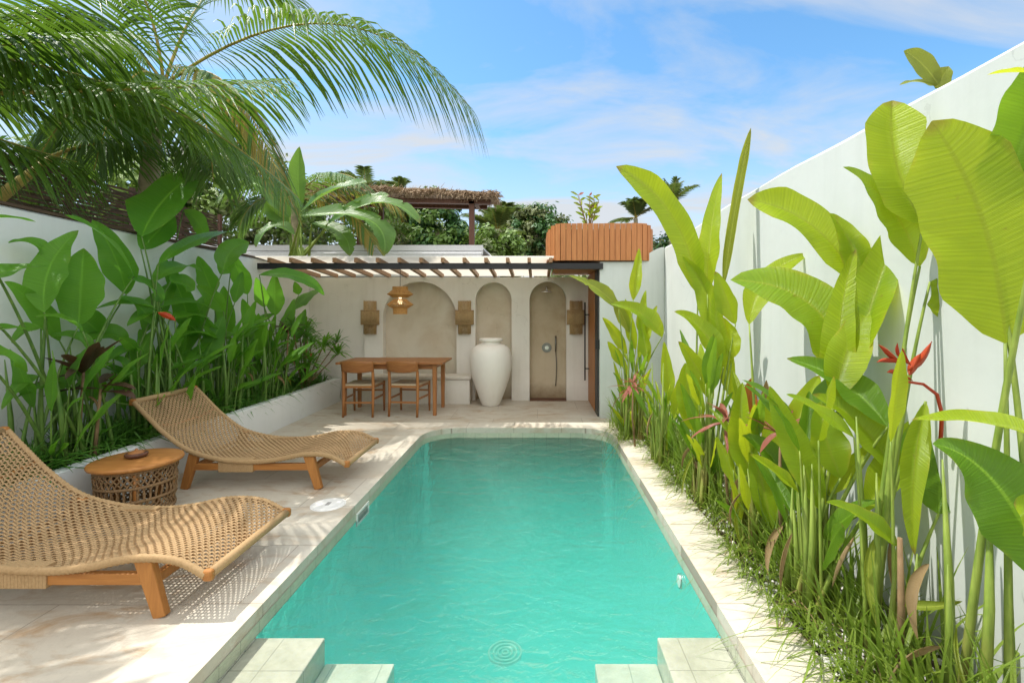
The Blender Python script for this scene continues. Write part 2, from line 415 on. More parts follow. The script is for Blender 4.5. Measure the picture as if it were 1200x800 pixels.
ring(mb,small,big,-.004,-.004)
tag(mb.build('ground',M['earth']),kind='structure')
FLOOR_Z=-1.15; WZ=-.115
mb=MB(); P_sh=pool_outline(-.004); wallring(mb,P_sh,FLOOR_Z,-.056)
mb.face([mb.vert((x,y,FLOOR_Z)) for x,y in P_sh])
tag(mb.build('pool_basin',M['pool_tile']),kind='structure')
mb=MB()
SY=2.34
for x0,x1,z in ((-1.374,-1.04,-.124),(-1.04+.002,-.70,-.25),(.28,.585-.002,-.25),(.585,.894,-.122)):
    mb.box((x0,PY0+.004,FLOOR_Z+.002),(x1,SY,z))
mb.box((-.698,PY0+.004,FLOOR_Z+.002),(.278,1.93,-.40))
tag(mb.build('pool_steps',M['step_tile'],bevel=.006),kind='structure')
# water: one closed body
mb=MB(); P_w=pool_outline(-.007)[::-1]; wallring(mb,P_w,FLOOR_Z+.003,WZ)
rows=[]
mb.face([mb.vert((x,y,WZ)) for x,y in P_w]); mb.face([mb.vert((x,y,FLOOR_Z+.003)) for x,y in P_w][::-1])
tag(mb.build('pool_water',M['water']),kind='structure')

# skimmer lid, skimmer mouth, lamp, drain
t=thing('skimmer_hatch','round white plastic skimmer lid set in the pale paving beside the pool','skimmer lid',(-1.59,3.63,.002))
mb=MB(); mb.lathe([(.118,0),(.118,.006),(.112,.010),(.1,.011)],(-1.59,3.63,.002),36); mb.build('cover',M['lid_white'],t)
mb=MB(); mb.lathe([(.128,0),(.128,.005),(.119,.005),(.119,0)],(-1.59,3.63,.002),36,False); mb.build('rim',M['lid_white'],t)
mb=MB(); mb.box((-1.605,3.60,.0128),(-1.575,3.66,.0142)); mb.build('finger_hole',M['grey_render'],t)
t=thing('skimmer_mouth','rectangular skimmer opening framed in the pool wall at the waterline','skimmer',(-1.376,3.75,-.1))
mb=MB()
for a,b in (((-1.375,3.62,-.16),(-1.367,3.64,-.065)),((-1.375,3.86,-.16),(-1.367,3.88,-.065)),((-1.375,3.641,-.08),(-1.367,3.859,-.065)),((-1.375,3.641,-.16),(-1.367,3.859,-.145))): mb.box(a,b)
mb.build('frame',M['lid_white'],t)
mb=MB(); mb.box((-1.3755,3.641,-.145),(-1.372,3.859,-.08)); mb.build('flap',M['grey_render'],t)
t=thing('pool_lamp','small round white underwater lamp in the pool wall near the plants','pool lamp',(.89,3.0,-.2))
mb=MB(); mb.tube([(.8935,3.0,-.22),(.884,3.0,-.22)],.036,24); mb.build('lens',M['lid_white'],t)
mb=MB(); mb.tube([(.894,3.0,-.22),(.888,3.0,-.22)],.045,24); mb.build('trim_ring',M['steel'],t)
t=thing('pool_drain','pale round drain grate on the pool floor seen through the water','drain',(-.25,3.67,FLOOR_Z))
mb=MB()
for r in (.13,.095,.06,.03): mb.lathe([(r,0),(r,.010),(r-.012,.010),(r-.012,0)],(-.25,3.67,FLOOR_Z+.004),28,False)
mb.build('grate',M['step_tile'],t)

# ------------------------------------------------------------------ walls
XR=1.75; XL=-3.85
def top_r(y):
    if y>6.2: return 2.36
    if y>4.4: return 2.36+(6.2-y)/1.8*.10
    return 2.46+.006*math.sin(y*2.3)+.004*math.sin(y*6.1)
t=thing('boundary_wall','tall white plaster wall behind the sunlit heliconias, its top curving down at the far end','wall',(XR,4,0))
mb=MB()
ys=[-1.0+.25*i for i in range(31)]
ys=[y for y in ys if y<6.6]+[6.6]
rows=[[Vector((XR+.02*0,y,-.02)),Vector((XR+.004*math.sin(y*3),y,top_r(y)-.02)),Vector((XR+.02,y,top_r(y))),Vector((XR+.18,y,top_r(y))),Vector((XR+.2,y,top_r(y)-.02)),Vector((XR+.2,y,-.02))] for y in ys]
mb.grid(rows,False)
mb.face([mb.vert(p) for p in rows[0]])
mb.build('wall',M['white_plaster'],t)
t2=t
mb=MB()   # end wall: faces the pool, top sweeps up to the boundary wall
prof=[]
for k in range(25):
    x=.86+(XR-.002-.86)*k/24
    u=max(0,(x-1.28)/(XR-1.28)); z=2.155+(.205)*(u*u*(3-2*u))
    prof.append((x,z))
f=[mb.vert((x,6.6,z)) for x,z in prof]; b=[mb.vert((x,6.78,z)) for x,z in prof]
f0=[mb.vert((x,6.6,-.02)) for x,z in prof]; b0=[mb.vert((x,6.78,-.02)) for x,z in prof]
for i in range(24):
    mb.face((f0[i],f0[i+1],f[i+1],f[i])); mb.face((b0[i+1],b0[i],b[i],b[i+1])); mb.face((f[i],f[i+1],b[i+1],b[i]))
mb.face((f0[0],f[0],b[0],b0[0])); mb.face((f0[-1],b0[-1],b[-1],f[-1]))
mb.build('end_wall',M['white_plaster'],t)

t=thing('garden_wall','white plaster wall in the shade behind the tall green planter foliage','wall',(XL,4,0))
mb=MB()
def top_l(y): return 2.20+.05*math.sin(max(0,(5.2-y))*.5)*(1 if y<5.2 else 0)
ys=[-.5+.3*i for i in range(30)]
ys=[y for y in ys if y<8.3]+[8.3]
rows=[[Vector((XL,y,-.02)),Vector((XL,y,top_l(y)-.015)),Vector((XL-.015,y,top_l(y))),Vector((XL-.17,y,top_l(y))),Vector((XL-.17,y,-.02))] for y in ys]
mb.grid(rows,False); mb.build('wall',M['white_shade_lift'],t)
mb=MB()
for a,b in zip(ys[:-1],ys[1:]): mb.bar((XL-.085,a,top_l(a)+.012),(XL-.085,b,top_l(b)+.012),.20,.02)
mb.build('capping',M['fence_wood'],t)

# planter
t=thing('raised_planter','low white rendered planter running below the leafy wall beside the loungers','planter',(-3.3,4.5,0))
mb=MB(); mb.box((-3.34,-.5,-.02),(-3.24,7.85,.38)); mb.build('front_wall',M['white_shade_lift'],t,bevel=.008)
mb=MB(); mb.box((XL+.003,-.5,-.02),(-3.342,7.85,.33)); mb.build('soil',M['soil'],t)

# back wall with niches
YB=7.92; YN=8.08; ZT=2.04
arches=[(-2.565,-1.343,1.965,.40),(-1.03,-.43,1.955,0),(-.134,.478,1.965,-.03)]
t=thing('arched_wall','cream plaster wall with three arched niches under the pergola','wall',(-1,YB,0))
mb=MB()
XA,XBk=-2.87,.88
def archtop(a,x):
    x0,x1,zt,_=a; r=(x1-x0)/2; c=(x0+x1)/2
    return zt-r+math.sqrt(max(0,r*r-(x-c)**2))
xs=XA
def quad(*ps,smooth=False): mb.face([mb.vert(p) for p in ps],smooth)
for a in arches:
    x0,x1,zt,zb=a
    quad((xs,YB,-.02),(x0,YB,-.02),(x0,YB,ZT),(xs,YB,ZT))
    if zb>0: quad((x0,YB,-.02),(x1,YB,-.02),(x1,YB,zb),(x0,YB,zb))
    n=28; c=(x0+x1)/2; r=(x1-x0)/2
    xx=[c-r*math.cos(math.pi*k/n) for k in range(n+1)]
    for k in range(n):
        quad((xx[k],YB,archtop(a,xx[k])),(xx[k+1],YB,archtop(a,xx[k+1])),(xx[k+1],YB,ZT),(xx[k],YB,ZT))
    # reveal
    path=[(x0,zb)]+[(x,archtop(a,x)) for x in xx]+[(x1,zb)]
    for (xa,za),(xb,zb2) in zip(path[:-1],path[1:]):
        quad((xa,YB,za),(xa,YN,za),(xb,YN,zb2),(xb,YB,zb2))
    xs=x1
quad((xs,YB,-.02),(XBk,YB,-.02),(XBk,YB,ZT),(xs,YB,ZT))
quad((XA,YB,-.02),(XA,YB,ZT),(XA,YN+.12,ZT),(XA,YN+.12,-.02))
quad((XA,YB,ZT),(XBk,YB,ZT),(XBk,YN+.12,ZT),(XA,YN+.12,ZT))
quad((XL+.002,YB+.14,-.02),(XA,YB+.14,-.02),(XA,YB+.14,ZT),(XL+.002,YB+.14,ZT))
quad((XL+.002,YB+.14,ZT),(XA,YB+.14,ZT),(XA,YN+.12,ZT),(XL+.002,YN+.12,ZT))
quad((XL,YN+.121,-.02),(XBk,YN+.121,-.02),(XBk,YN+.121,ZT),(XL,YN+.121,ZT))
mb.build('wall',M['cream_plaster'],t)
for i,a in enumerate(arches):
    mb=MB(); mb.box((a[0]-.01,YN,-.05),(a[1]+.01,YN+.04,a[2]+.01))
    mb.build('niche_panel',M['shower_plaster'] if i==2 else M['tadelakt'],t)
# shower threshold recess
mb=MB(); mb.box((-.13,7.86,.001),(.474,8.079,.012)); mb.build('shower_tray',M['old_wood'],t)

# bench
t=thing('built_in_bench','long cream masonry bench below the widest arched niche','bench',(-1.9,7.7,0))
mb=MB(); mb.box((-2.86,7.60,-.01),(-1.08,7.915,.385)); mb.build('base',M['cream_plaster'],t,bevel=.01)
mb=MB(); mb.box((-2.862,7.57,.388),(-1.05,7.917,.445)); mb.build('seat',M['cushion'],t,bevel=.02,seg=3)

# door side
t=thing('wooden_door','tall orange brown wooden door with a long black pull bar','door',(.84,7.4,0))
mb=MB(); mb.box((.835,7.02,.01),(.88,7.90,2.06)); mb.build('door_panel',M['door_wood'],t,bevel=.004)
mb=MB(); mb.tube([(.765,7.72,.36),(.765,7.72,1.62)],.012,10)
mb.tube([(.765,7.72,.55),(.834,7.72,.55)],.009,8); mb.tube([(.765,7.72,1.42),(.834,7.72,1.42)],.009,8); mb.build('handle',M['black_metal'],t)
mb=MB(); mb.box((.84,6.70,.0),(.90,7.018,2.06)); mb.build('frame',M['black_metal'],t)
mb=MB(); mb.box((.80,6.605,.95),(.857,6.635,1.08)); mb.build('latch',M['black_metal'],t)

# pergola
t=thing('pergola','timber batten pergola with a black steel beam shading the dining corner','pergola',(-1.6,6.6,0))
mb=MB(); mb.box((-4.02,6.56,2.055),(.90,6.63,2.135)); mb.build('beam',M['black_metal'],t)
x=-3.95
while x<.25:
    mb=MB(); mb.bar((x,6.50,2.172),(x,8.0,2.065),.045,.062); mb.build('batten',M['batten'],t)
    x+=.295
mb=MB()
r0=[Vector((-4.05,6.47,2.214)),Vector((.22,6.47,2.214))]; r1=[Vector((-4.05,8.3,2.086)),Vector((.22,8.3,2.086))]
mb.grid([r0,r1],False); mb.grid([[p+Vector((0,0,.006)) for p in r1],[p+Vector((0,0,.006)) for p in r0]],False)
mb.build('roof_sheet',M['sheet'],t)
mb=MB(); mb.box((.235,6.64,2.075),(.90,7.915,2.10)); mb.build('soffit',M['door_wood'],t)

# wooden roof planter
t=thing('roof_planter','rounded orange timber planter box standing on top of the end wall','planter',(.87,7.2,2.16))
bx0,bx1,by0,by1,r=.14,1.62,6.56,7.7,.22
def rrect(x0,x1,y0,y1,r,n=6):
    pts=[]
    for cx_,cy_,a0 in ((x0+r,y0+r,180),(x1-r,y0+r,270),(x1-r,y1-r,0),(x0+r,y1-r,90)):
        for k in range(n+1):
            a=R(a0+90*k/n); pts.append(Vector((cx_+r*math.cos(a),cy_+r*math.sin(a))))
    return pts
pl=rrect(bx0,bx1,by0,by1,r)
per=[0]
for i in range(len(pl)): per.append(per[-1]+(pl[(i+1)%len(pl)]-pl[i]).length)
L=per[-1]; n=int(L/.074)
def onper(s):
    s%=L
    for i in range(len(pl)):
        if s<=per[i+1]: 
            u=(s-per[i])/(per[i+1]-per[i]+1e-9); return pl[i].lerp(pl[(i+1)%len(pl)],u)
    return pl[0]
mb=MB()
for k in range(n):
    a=onper(L*k/n+.003); b=onper(L*(k+1)/n-.003); m=(a+b)/2; tdir=(b-a); w=tdir.length; 
    top=2.68+rnd.uniform(-.004,.004)
    # top corner rounding at the two front corners
    d0=min(m.x-bx0,bx1-m.x)
    if d0<.16: top-= .10*(1-d0/.16)**2
    z0=2.17
    p=[Vector((a.x,a.y,z0)),Vector((b.x,b.y,z0))]
    mb.bar(Vector((m.x,m.y,z0)),Vector((m.x,m.y,top)),w,.025,up=Vector((-tdir.y,tdir.x,0)))
mb.build('plank_cladding',M['plank'],t)
mb=MB()
inn=rrect(bx0+.03,bx1-.03,by0+.03,by1-.03,r-.03)
mb.face([mb.vert((p.x,p.y,2.60)) for p in inn]); wallring(mb,[(p.x,p.y) for p in inn],2.18,2.60)
mb.face([mb.vert((p.x,p.y,2.18)) for p in inn][::-1])
mb.build('liner',M['old_wood'],t)

# ------------------------------------------------------------------ vase, shower, lamps
t=thing('vase','large cream ceramic floor vase standing before the middle niche','vase',(-.735,7.52,0))
mb=MB(); c=(-.735,7.52,.001)
prof=[(.125,0),(.14,.01),(.165,.08),(.215,.24),(.262,.40),(.298,.56),(.314,.70),(.312,.78),(.295,.86),(.255,.92),(.20,.952),(.165,.962),(.15,.975),(.148,.99),(.165,1.0),(.182,1.012),(.185,1.03),(.178,1.045),(.16,1.05),(.14,1.04),(.13,1.0),(.13,.95)]
fine=[]
for i in range(70): 
    p=interp([(a,b,0) for a,b in prof],i/69); fine.append((p[0],p[1]))
mb.lathe([(r*(1+.075*max(0,math.sin(math.pi*min(1,z/.95)))),z) for r,z in fine],c,56); mb.build('vase_body',M['ceramic'],t)

def part_tube(t,name,mat,pts,r,n=10):
    mb=MB(); mb.tube(pts,r,n); return mb.build(name,mat,t)
t=thing('shower','brass and steel wall shower fitted inside the tall beige niche','shower',(.17,8.07,1.2))
part_tube(t,'shower_arm',M['steel'],[(.15,8.078,1.88),(.15,8.0,1.885),(.15,7.94,1.87),(.15,7.92,1.83)],.011)
mb=MB(); mb.lathe([(.018,.05),(.022,.03),(.085,.012),(.10,.004),(.10,-.004)],(.15,7.92,1.79),28); mb.build('shower_head',M['steel'],t)
mb=MB(); mb.tube([(.155,8.078,.862),(.155,8.062,.862)],.082,28); mb.build('valve_plate',M['bronze'],t)
mb=MB(); mb.tube([(.155,8.061,.862),(.155,8.03,.862)],.034,20); mb.build('valve_knob',M['steel'],t)
part_tube(t,'hand_shower',M['bronze'],[(.305,8.05,.80),(.305,8.05,1.06)],.014)
part_tube(t,'hose',M['bronze'],[(.305,8.055,.80),(.32,8.05,.6),(.315,8.05,.38),(.305,8.055,.22)],.008)

def half_drum(mb,cx,y,z0,z1,r,d,n):
    """upright canes round a half drum against the wall"""
    for k in range(n):
        a=math.pi*(k+.5)/n
        x=cx-r*math.cos(a); yy=y-d*math.sin(a)
        j=rnd.uniform(-.004,.004)
        mb.tube([(x,yy,z0+j),(x,yy,z1+j)],r*math.pi/n*.42,6)
sc_l=['bamboo wall lamp left of the widest niche, above the dining table','bamboo wall lamp between the widest niche and the vase niche','bamboo wall lamp beside the shower niche and the wooden door']
for i,px in enumerate((434,544.5,675)):
    x=at(px,371,YB).x
    t=thing('wall_lamp',sc_l[i],'wall lamp',(x,YB,1.38),'woven bamboo wall lamps')
    mb=MB(); half_drum(mb,x,YB-.004,1.10,1.645,.10,.09,16); mb.build('inner_shade',M['bamboo_lamp'],t)
    mb=MB(); half_drum(mb,x,YB-.004,1.255,1.495,.145,.125,22); mb.build('outer_shade',M['bamboo_lamp'],t)
    mb=MB()
    for z in (1.27,1.48):
        mb.tube([(x-.15*math.cos(math.pi*k/12),YB-.004-.13*math.sin(math.pi*k/12),z) for k in range(13)],.006,6)
    mb.build('binding',M['rope'],t)
    mb=MB(); mb.box((x-.05,YB-.012,1.2),(x+.05,YB-.003,1.5)); mb.build('back_plate',M['old_wood'],t)

pd=at(469,352,7.1)
t=thing('pendant_lamp','tiered rattan pendant lamp hanging over the dining table','pendant lamp',(pd.x,pd.y,pd.z))
def ringslats(mb,r0,r1,z0,z1,n,w):
    for k in range(n):
        a=2*math.pi*k/n; b=a+rnd.uniform(-.03,.03)
        mb.bar((pd.x+r0*math.cos(a),pd.y+r0*math.sin(a),pd.z+z0),(pd.x+r1*math.cos(b),pd.y+r1*math.sin(b),pd.z+z1),w,.003,up=(-math.sin(a)*0+math.cos(a),math.sin(a),0))
    for r,z in ((r0,z0),(r1,z1)):
        mb.tube([(pd.x+r*math.cos(2*math.pi*k/24),pd.y+r*math.sin(2*math.pi*k/24),pd.z+z) for k in range(25)],.004,5,False)
for nm,args in (('shade_tier',(.11,.105,.20,.06,40,.011)),('shade_tier',(.11,.185,.155,.095,44,.012)),('shade_tier',(.185,.11,.09,.045,44,.012)),('shade_tier',(.09,.19,.02,-.06,44,.012)),('shade_tier',(.19,.12,-.065,-.11,44,.012)),('shade_tier',(.105,.10,-.09,-.20,40,.011))):
    mb=MB(); ringslats(mb,*args); mb.build(nm,M['lamp_rattan'],t)
part_tube(t,'cord',M['black_metal'],[(pd.x,pd.y,pd.z+.05),(pd.x,pd.y,2.10)],.004,6)
mb=MB(); mb.lathe([(.004,.05),(.02,.045),(.022,.02),(.032,-.01),(.034,-.03),(.02,-.055),(.003,-.062)],(pd.x,pd.y,pd.z+.0),16)
bl=NT('lamp_bulb'); e=bl.n('ShaderNodeEmission'); e.inputs[0].default_value=(1,.72,.4,1); e.inputs[1].default_value=1.5; mb.build('bulb',bl.surf(e),t)

# ------------------------------------------------------------------ dining table and chairs
t=thing('dining_table','brown wooden dining table in front of the built in bench','table',(-2.1,7.05,0))
mb=MB(); mb.box((-2.83,6.68,.728),(-1.33,7.42,.758)); mb.build('tabletop',M['brown_wood'],t,bevel=.006)
mb=MB()
mb.box((-2.72,6.765,.655),(-1.46,6.785,.727)); mb.box((-2.72,7.325,.655),(-1.46,7.345,.727))
mb.box((-2.72,6.786,.655),(-2.70,7.324,.727)); mb.box((-1.48,6.786,.655),(-1.46,7.324,.727)); mb.build('apron',M['brown_wood'],t)
for x in (-2.735,-1.455):
    for y in (6.765,7.345):
        mb=MB(); mb.bar((x,y,.0),(x,y,.727),.048,.048,w2=.062,h2=.062); mb.build('leg',M['brown_up'],t,bevel=.006)

def make_chair(loc,rz,label):
    t=thing('dining_chair',label,'chair',(0,0,0),'wooden chairs at the dining table')
    # local frame: back toward -y, seat at z .44
    for sx in (-1,1):
        mb=MB(); pts=[(sx*.205,-.235,0),(sx*.205,-.215,.22),(sx*.205,-.21,.44),(sx*.205,-.225,.62),(sx*.205,-.265,.775)]
        mb.tube(pts,[.016,.02,.022,.02,.016],10); mb.build('leg',M['brown_up'],t)
        mb=MB(); mb.tube([(sx*.22,.225,0),(sx*.22,.215,.25),(sx*.22,.21,.45)],[.014,.02,.021],10); mb.build('leg',M['brown_up'],t)
    mb=MB(); n=12
    rows=[]
    for z,k in ((.64,0),(.66,1),(.70,1),(.74,1),(.775,0)):
        rows.append([Vector((-.225+.45*i/n,-.245-.05*math.sin(math.pi*i/n)-(z-.64)*.25,z+(0.012*math.sin(math.pi*i/n) if z>.7 else -.02*math.sin(math.pi*i/n)))) for i in range(n+1)])
    mb.grid(rows,True); o=mb.build('backrest',M['brown_wood'],t)
    s=o.modifiers.new('solid','SOLIDIFY'); s.thickness=.02
    mb=MB(); rows=[]
    for j in range(9):
        y=-.205+.42*j/8
        rows.append([Vector((-.205-.012*j/8+(.41+.024*j/8)*i/8,y,.455-.018*math.sin(math.pi*i/8)*math.sin(math.pi*j/8))) for i in range(9)])
    mb.grid(rows,True); o=mb.build('seat',M['seat_cord'],t); s=o.modifiers.new('solid','SOLIDIFY'); s.thickness=.028
    mb=MB()
    for sx in (-1,1):
        mb.bar((sx*.21,-.2,.418),(sx*.22,.2,.418),.02,.03); mb.bar((sx*.21,-.2,.25),(sx*.22,.2,.25),.014,.026)
    mb.bar((-.2,-.21,.2),(.2,-.21,.2),.014,.026); mb.bar((-.21,.21,.31),(.21,.21,.31),.014,.026); mb.bar((-.2,-.205,.418),(.2,-.205,.418),.02,.03); mb.bar((-.21,.208,.418),(.21,.208,.418),.02,.03)
    mb.build('seat_rail',M['brown_wood'],t)
    t.location=loc; t.rotation_euler=(0,0,rz); return t
ch=make_chair((-2.50,6.88,0),R(0),'wooden cord seat chair nearest the leafy planter at the dining table')
c2=ch.copy(); COL.objects.link(c2); c2['label']='wooden cord seat chair at the dining table nearer the big cream vase'
for k in list(ch.children):
    q=k.copy(); COL.objects.link(q); q.parent=c2
c2.location=(-1.85,6.90,0); c2.rotation_euler=(0,0,R(-7))

# ------------------------------------------------------------------ loungers
PROF=[(-3.33,.735),(-3.20,.60),(-3.07,.475),(-2.87,.335),(-2.61,.262),(-2.35,.245),(-2.155,.262),(-1.93,.305),(-1.73,.295),(-1.585,.225)]
PR=[(a,b,0) for a,b in PROF]
def seat_pt(u,v,h=0):
    p=interp(PR,u); q=interp(PR,min(1,u+.01))-interp(PR,max(0,u-.01)); q.normalize()
    n=Vector((-q[1],q[0],0)); sag=-.028*math.sin(math.pi*v)**.8
    p=p+n*(h+sag); return Vector((p[0],v*.72,p[1]))
def make_lounger(y0,label):
    t=thing('sun_lounger',label,'sun lounger',(-2.45,0,0),'woven loungers beside the pool')
    mb=MB()
    NU,NV=92,31
    # bands running along the lounger, going over and under the cross bands
    wv=.72/NV
    for j in range(NV):
        v=(j+.5)/NV
        rows=[]
        m=NU*2
        for i in range(m+1):
            u=i/m; h=.0035*(1 if ((i//1+j)%2==0) else -1)*(1 if i%2 else .0)
            h=.0035*math.sin(math.pi*(u*NU-.5)+math.pi*j)
            rows.append([seat_pt(u,v-.235/NV,h),seat_pt(u,v+.235/NV,h)])
        mb.grid(rows,True)
    for i in range(NU):
        u=(i+.5)/NU
        rows=[]
        m=NV*2
        for k in range(m+1):
            v=k/m; h=-.0035*math.sin(math.pi*(v*NV-.5)+math.pi*(i))
            rows.append([seat_pt(u-.25/NU,v,h),seat_pt(u+.25/NU,v,h)])
        mb.grid(rows,True)
    o=mb.build('woven_seat',M['rattan'],t)
    s=o.modifiers.new('solid','SOLIDIFY'); s.thickness=.004
    for v in (0,1):
        mb=MB(); rows=[]; m=150
        for i in range(m+1):
            u=i/m; c=seat_pt(u,v); c.z-=.012
            q=seat_pt(min(1,u+.01),v)-seat_pt(max(0,u-.01),v); q.normalize(); nn=Vector((-q.z,0,q.x)); rr=.0165+.0035*(i%2)
            rows.append([c+Vector((0,1,0))*math.cos(2*math.pi*k/10)*rr*.85+nn*math.sin(2*math.pi*k/10)*rr*1.1 for k in range(10)])
        mb.grid(rows,True,closed=True); mb.build('wrapped_rail',M['rope'],t)
    # timber end rods, their ends showing at the corners
    for u in (0.0,1.0):
        c0=seat_pt(u,0); c1=seat_pt(u,1)
        dx=.012 if u else -.012
        a=Vector((c0.x+dx,-.012,c0.z-.012)); b=Vector((c1.x+dx,.732,c1.z-.012))
        mb=MB(); mb.tube([lerp(a,b,.03),lerp(a,b,.5),lerp(a,b,.97)],.024,10); mb.build('end_rail',M['rope'],t)
        for e0,e1 in ((0,.045),(.955,1)):
            mb=MB(); mb.bar(lerp(a,b,e0),lerp(a,b,e1),.05,.056); mb.build('end_cap',M['teak'],t,bevel=.014,seg=3)
    zr=.185
    for v,y in ((0,.03),(1,.69)):
        for xt,zt,xb in ((-2.84,.315,-2.93),(-1.90,.285,-1.815)):
            mb=MB(); mb.bar((xb,y,0),(xt,y,zt),.040,.062,up=(1,0,0),w2=.040,h2=.085); mb.build('leg',M['teak_up'],t,bevel=.006)
        mb=MB(); mb.bar((-2.86,y,zr),(-1.88,y,zr),.034,.055); mb.build('side_rail',M['teak'],t,bevel=.004)
        mb=MB()
        n=17
        for k in range(n):
            x=-2.63+.27*k/(n-1); mb.bar((x,y,.145),(x,y,.255),.052,.0175,up=(1,0,0))
        mb.build('rope_binding',M['rope'],t,bevel=.003)
    for x in (-2.875,-1.865):
        mb=MB(); mb.bar((x,.05,.17),(x,.67,.17),.034,.05); mb.build('stretcher',M['teak'],t,bevel=.004)
    # under-seat slats
    for u in (.16,.36,.62,.82):
        a=seat_pt(u,0); b=seat_pt(u,1); mb=MB()
        mb.tube([(a.x,.01,a.z-.02),(a.x,.2,a.z-.052),(a.x,.52,a.z-.052),(a.x,.71,a.z-.02)],.012,8); mb.build('cross_bar',M['teak'],t)
    t.location=(-2.45,y0,0)
    return t
L1=make_lounger(2.28,'woven rattan lounger nearest the camera on teak legs, in front of the round side table')
L2=L1.copy(); COL.objects.link(L2); L2['label']='woven rattan lounger behind the round side table, closer to the dining table'
for k in list(L1.children):
    q=k.copy(); COL.objects.link(q); q.parent=L2
L2.location=(-2.45,3.94,0)

# ------------------------------------------------------------------ side table
tx,ty=-2.90,3.46
t=thing('side_table','round teak side table on a knotted rope drum between the two loungers','side table',(tx,ty,0))
mb=MB(); mb.lathe([(.04,.375),(.262,.375),(.275,.382),(.279,.392),(.275,.404),(.265,.408),(.04,.408)],(tx,ty,0),56); mb.build('tabletop',M['teak'],t)
for k in range(5):
    a=2*math.pi*k/5+.35
    mb=MB(); mb.tube([(tx+.20*math.cos(a),ty+.20*math.sin(a),0),(tx+.205*math.cos(a),ty+.205*math.sin(a),.2),(tx+.215*math.cos(a),ty+.215*math.sin(a),.374)],[.017,.02,.022],10); mb.build('leg',M['teak_up'],t)
mb=MB()
for k in range(40):
    for sg in (-1,1):
        pts=[]
        for i in range(15):
            z=.045+.325*i/14; a=2*math.pi*k/40+sg*(.55*math.sin(z*9+k*0.0)+1.2*(z-.045)); r=.215+.02*z/.345+.006*math.sin(i*1.5+k)
            pts.append((tx+r*math.cos(a),ty+r*math.sin(a),z))
        mb.tube(pts,.0062,5)
for z in (.06,.16,.255,.365):
    r=.217+.02*z/.345; mb.tube([(tx+r*math.cos(2*math.pi*k/30),ty+r*math.sin(2*math.pi*k/30),z) for k in range(31)],.011,6,False)
mb.build('rope_drum',M['rope_dark'],t)
bx,by=tx-.03,ty+.03
t=thing('wooden_dish','small dark carved wooden dish lying on the round side table','dish',(bx,by,.409))
mb=MB(); mb.lathe([(.045,0),(.062,.006),(.07,.018),(.069,.03),(.06,.034),(.052,.03)],(bx,by,.4092),28); mb.build('bowl',M['old_wood'],t)
mb=MB(); mb.lathe([(.05,.028),(.05,.036),(.03,.046),(.012,.05),(.010,.058),(.004,.062)],(bx,by,.4092),24); mb.build('lid',M['brown_wood'],t)

# ------------------------------------------------------------------ plants
CAM=Vector((0,0,CH))
def blade_rows(base,tip,w,sag,nrm,fold=.22,wave=.07,nseg=24,ncross=8,shape='heli',tear=0,curl=0,seed=0):
    rg=random.Random(seed)
    base=Vector(base); tip=Vector(tip); ctrl=(base+tip)/2+Vector(sag)
    rows=[];uvs=[]
    ph=rg.uniform(0,6); ph2=rg.uniform(0,6); fq=rg.uniform(6,11); fq2=rg.uniform(17,26); asym=rg.uniform(-.12,.12); twist=rg.uniform(-.5,.5)
    slits=[(rg.uniform(.25,.9),rg.choice((-1,1)),rg.uniform(.15,.5)) for _ in range(rg.randint(3,7))] if tear else []
    for i in range(nseg+1):
        t=i/nseg
        p=bez(base,ctrl,tip,t); T=(ctrl-base)*(1-t)+(tip-ctrl)*t; T.normalize()
        N=nrm-T*nrm.dot(T)
        if N.length<1e-3: N=T.orthogonal()
        N.normalize(); N=Matrix.Rotation(twist*(t-.4),3,T)@N; S=T.cross(N)
        if shape=='heli':   pw=min(1,(t/.30))**.65*min(1,max(0,(1-t)/.60))**.62 if t<1 else 0; pw=max(pw,0.02)
        elif shape=='oval': pw=max(.02,math.sin(math.pi*min(1,t**.85))**.75)
        elif shape=='long': pw=max(.02,min(1,t/.2)**.6*min(1,(1-t)/.22)**.6 if t<1 else .02)
        else:               pw=max(.02,min(1,t/.25)**.5*((1-t)**.8)*1.25) if t<1 else .02   # strap
        w2=w/2*pw
        row=[];ur=[]
        for k in range(ncross+1):
            u=-1+2*k/ncross
            f=fold*abs(u)*w2
            wv=wave*w*u*abs(u)*pw*(math.sin(fq*t+ph+(1.5 if u>0 else 0))+.35*math.sin(fq2*t+ph2+u))
            ww=w2*(1+asym*(1 if u>0 else -1))*(1+.03*math.sin(fq2*t+ph)*abs(u))
            for st,ss,sdp in slits:
                if ss*u>0 and abs(t-st)<.55/nseg and abs(u)>1-sdp: ww=w2*(1-sdp)/abs(u)
            if curl: 
                a=u*curl; off=S*(ww*math.sin(a)/curl)+N*(ww*(1-math.cos(a))/curl)
            else: off=S*u*ww+N*(f+wv)
            row.append(p+off); ur.append((.5+u/2,t))
        rows.append(row);uvs.append(ur)
    return rows,uvs

def leaf(parent,base,tip,w,sag=(0,0,0),nrm=None,mat='leaf_sun',**kw):
    base=Vector(base); tip=Vector(tip)
    if nrm is None:
        mid=(base+tip)/2; nrm=(CAM-mid).normalized()*.8+Vector((rnd.uniform(-.3,.3),0,.55+rnd.uniform(-.2,.2)))
    mb=MB(); r,u=blade_rows(base,tip,w,sag,Vector(nrm),seed=rnd.randint(0,99999),**kw)
    mb.grid(r,True,uvs=u); return mb.build('leaf',M[mat],parent)

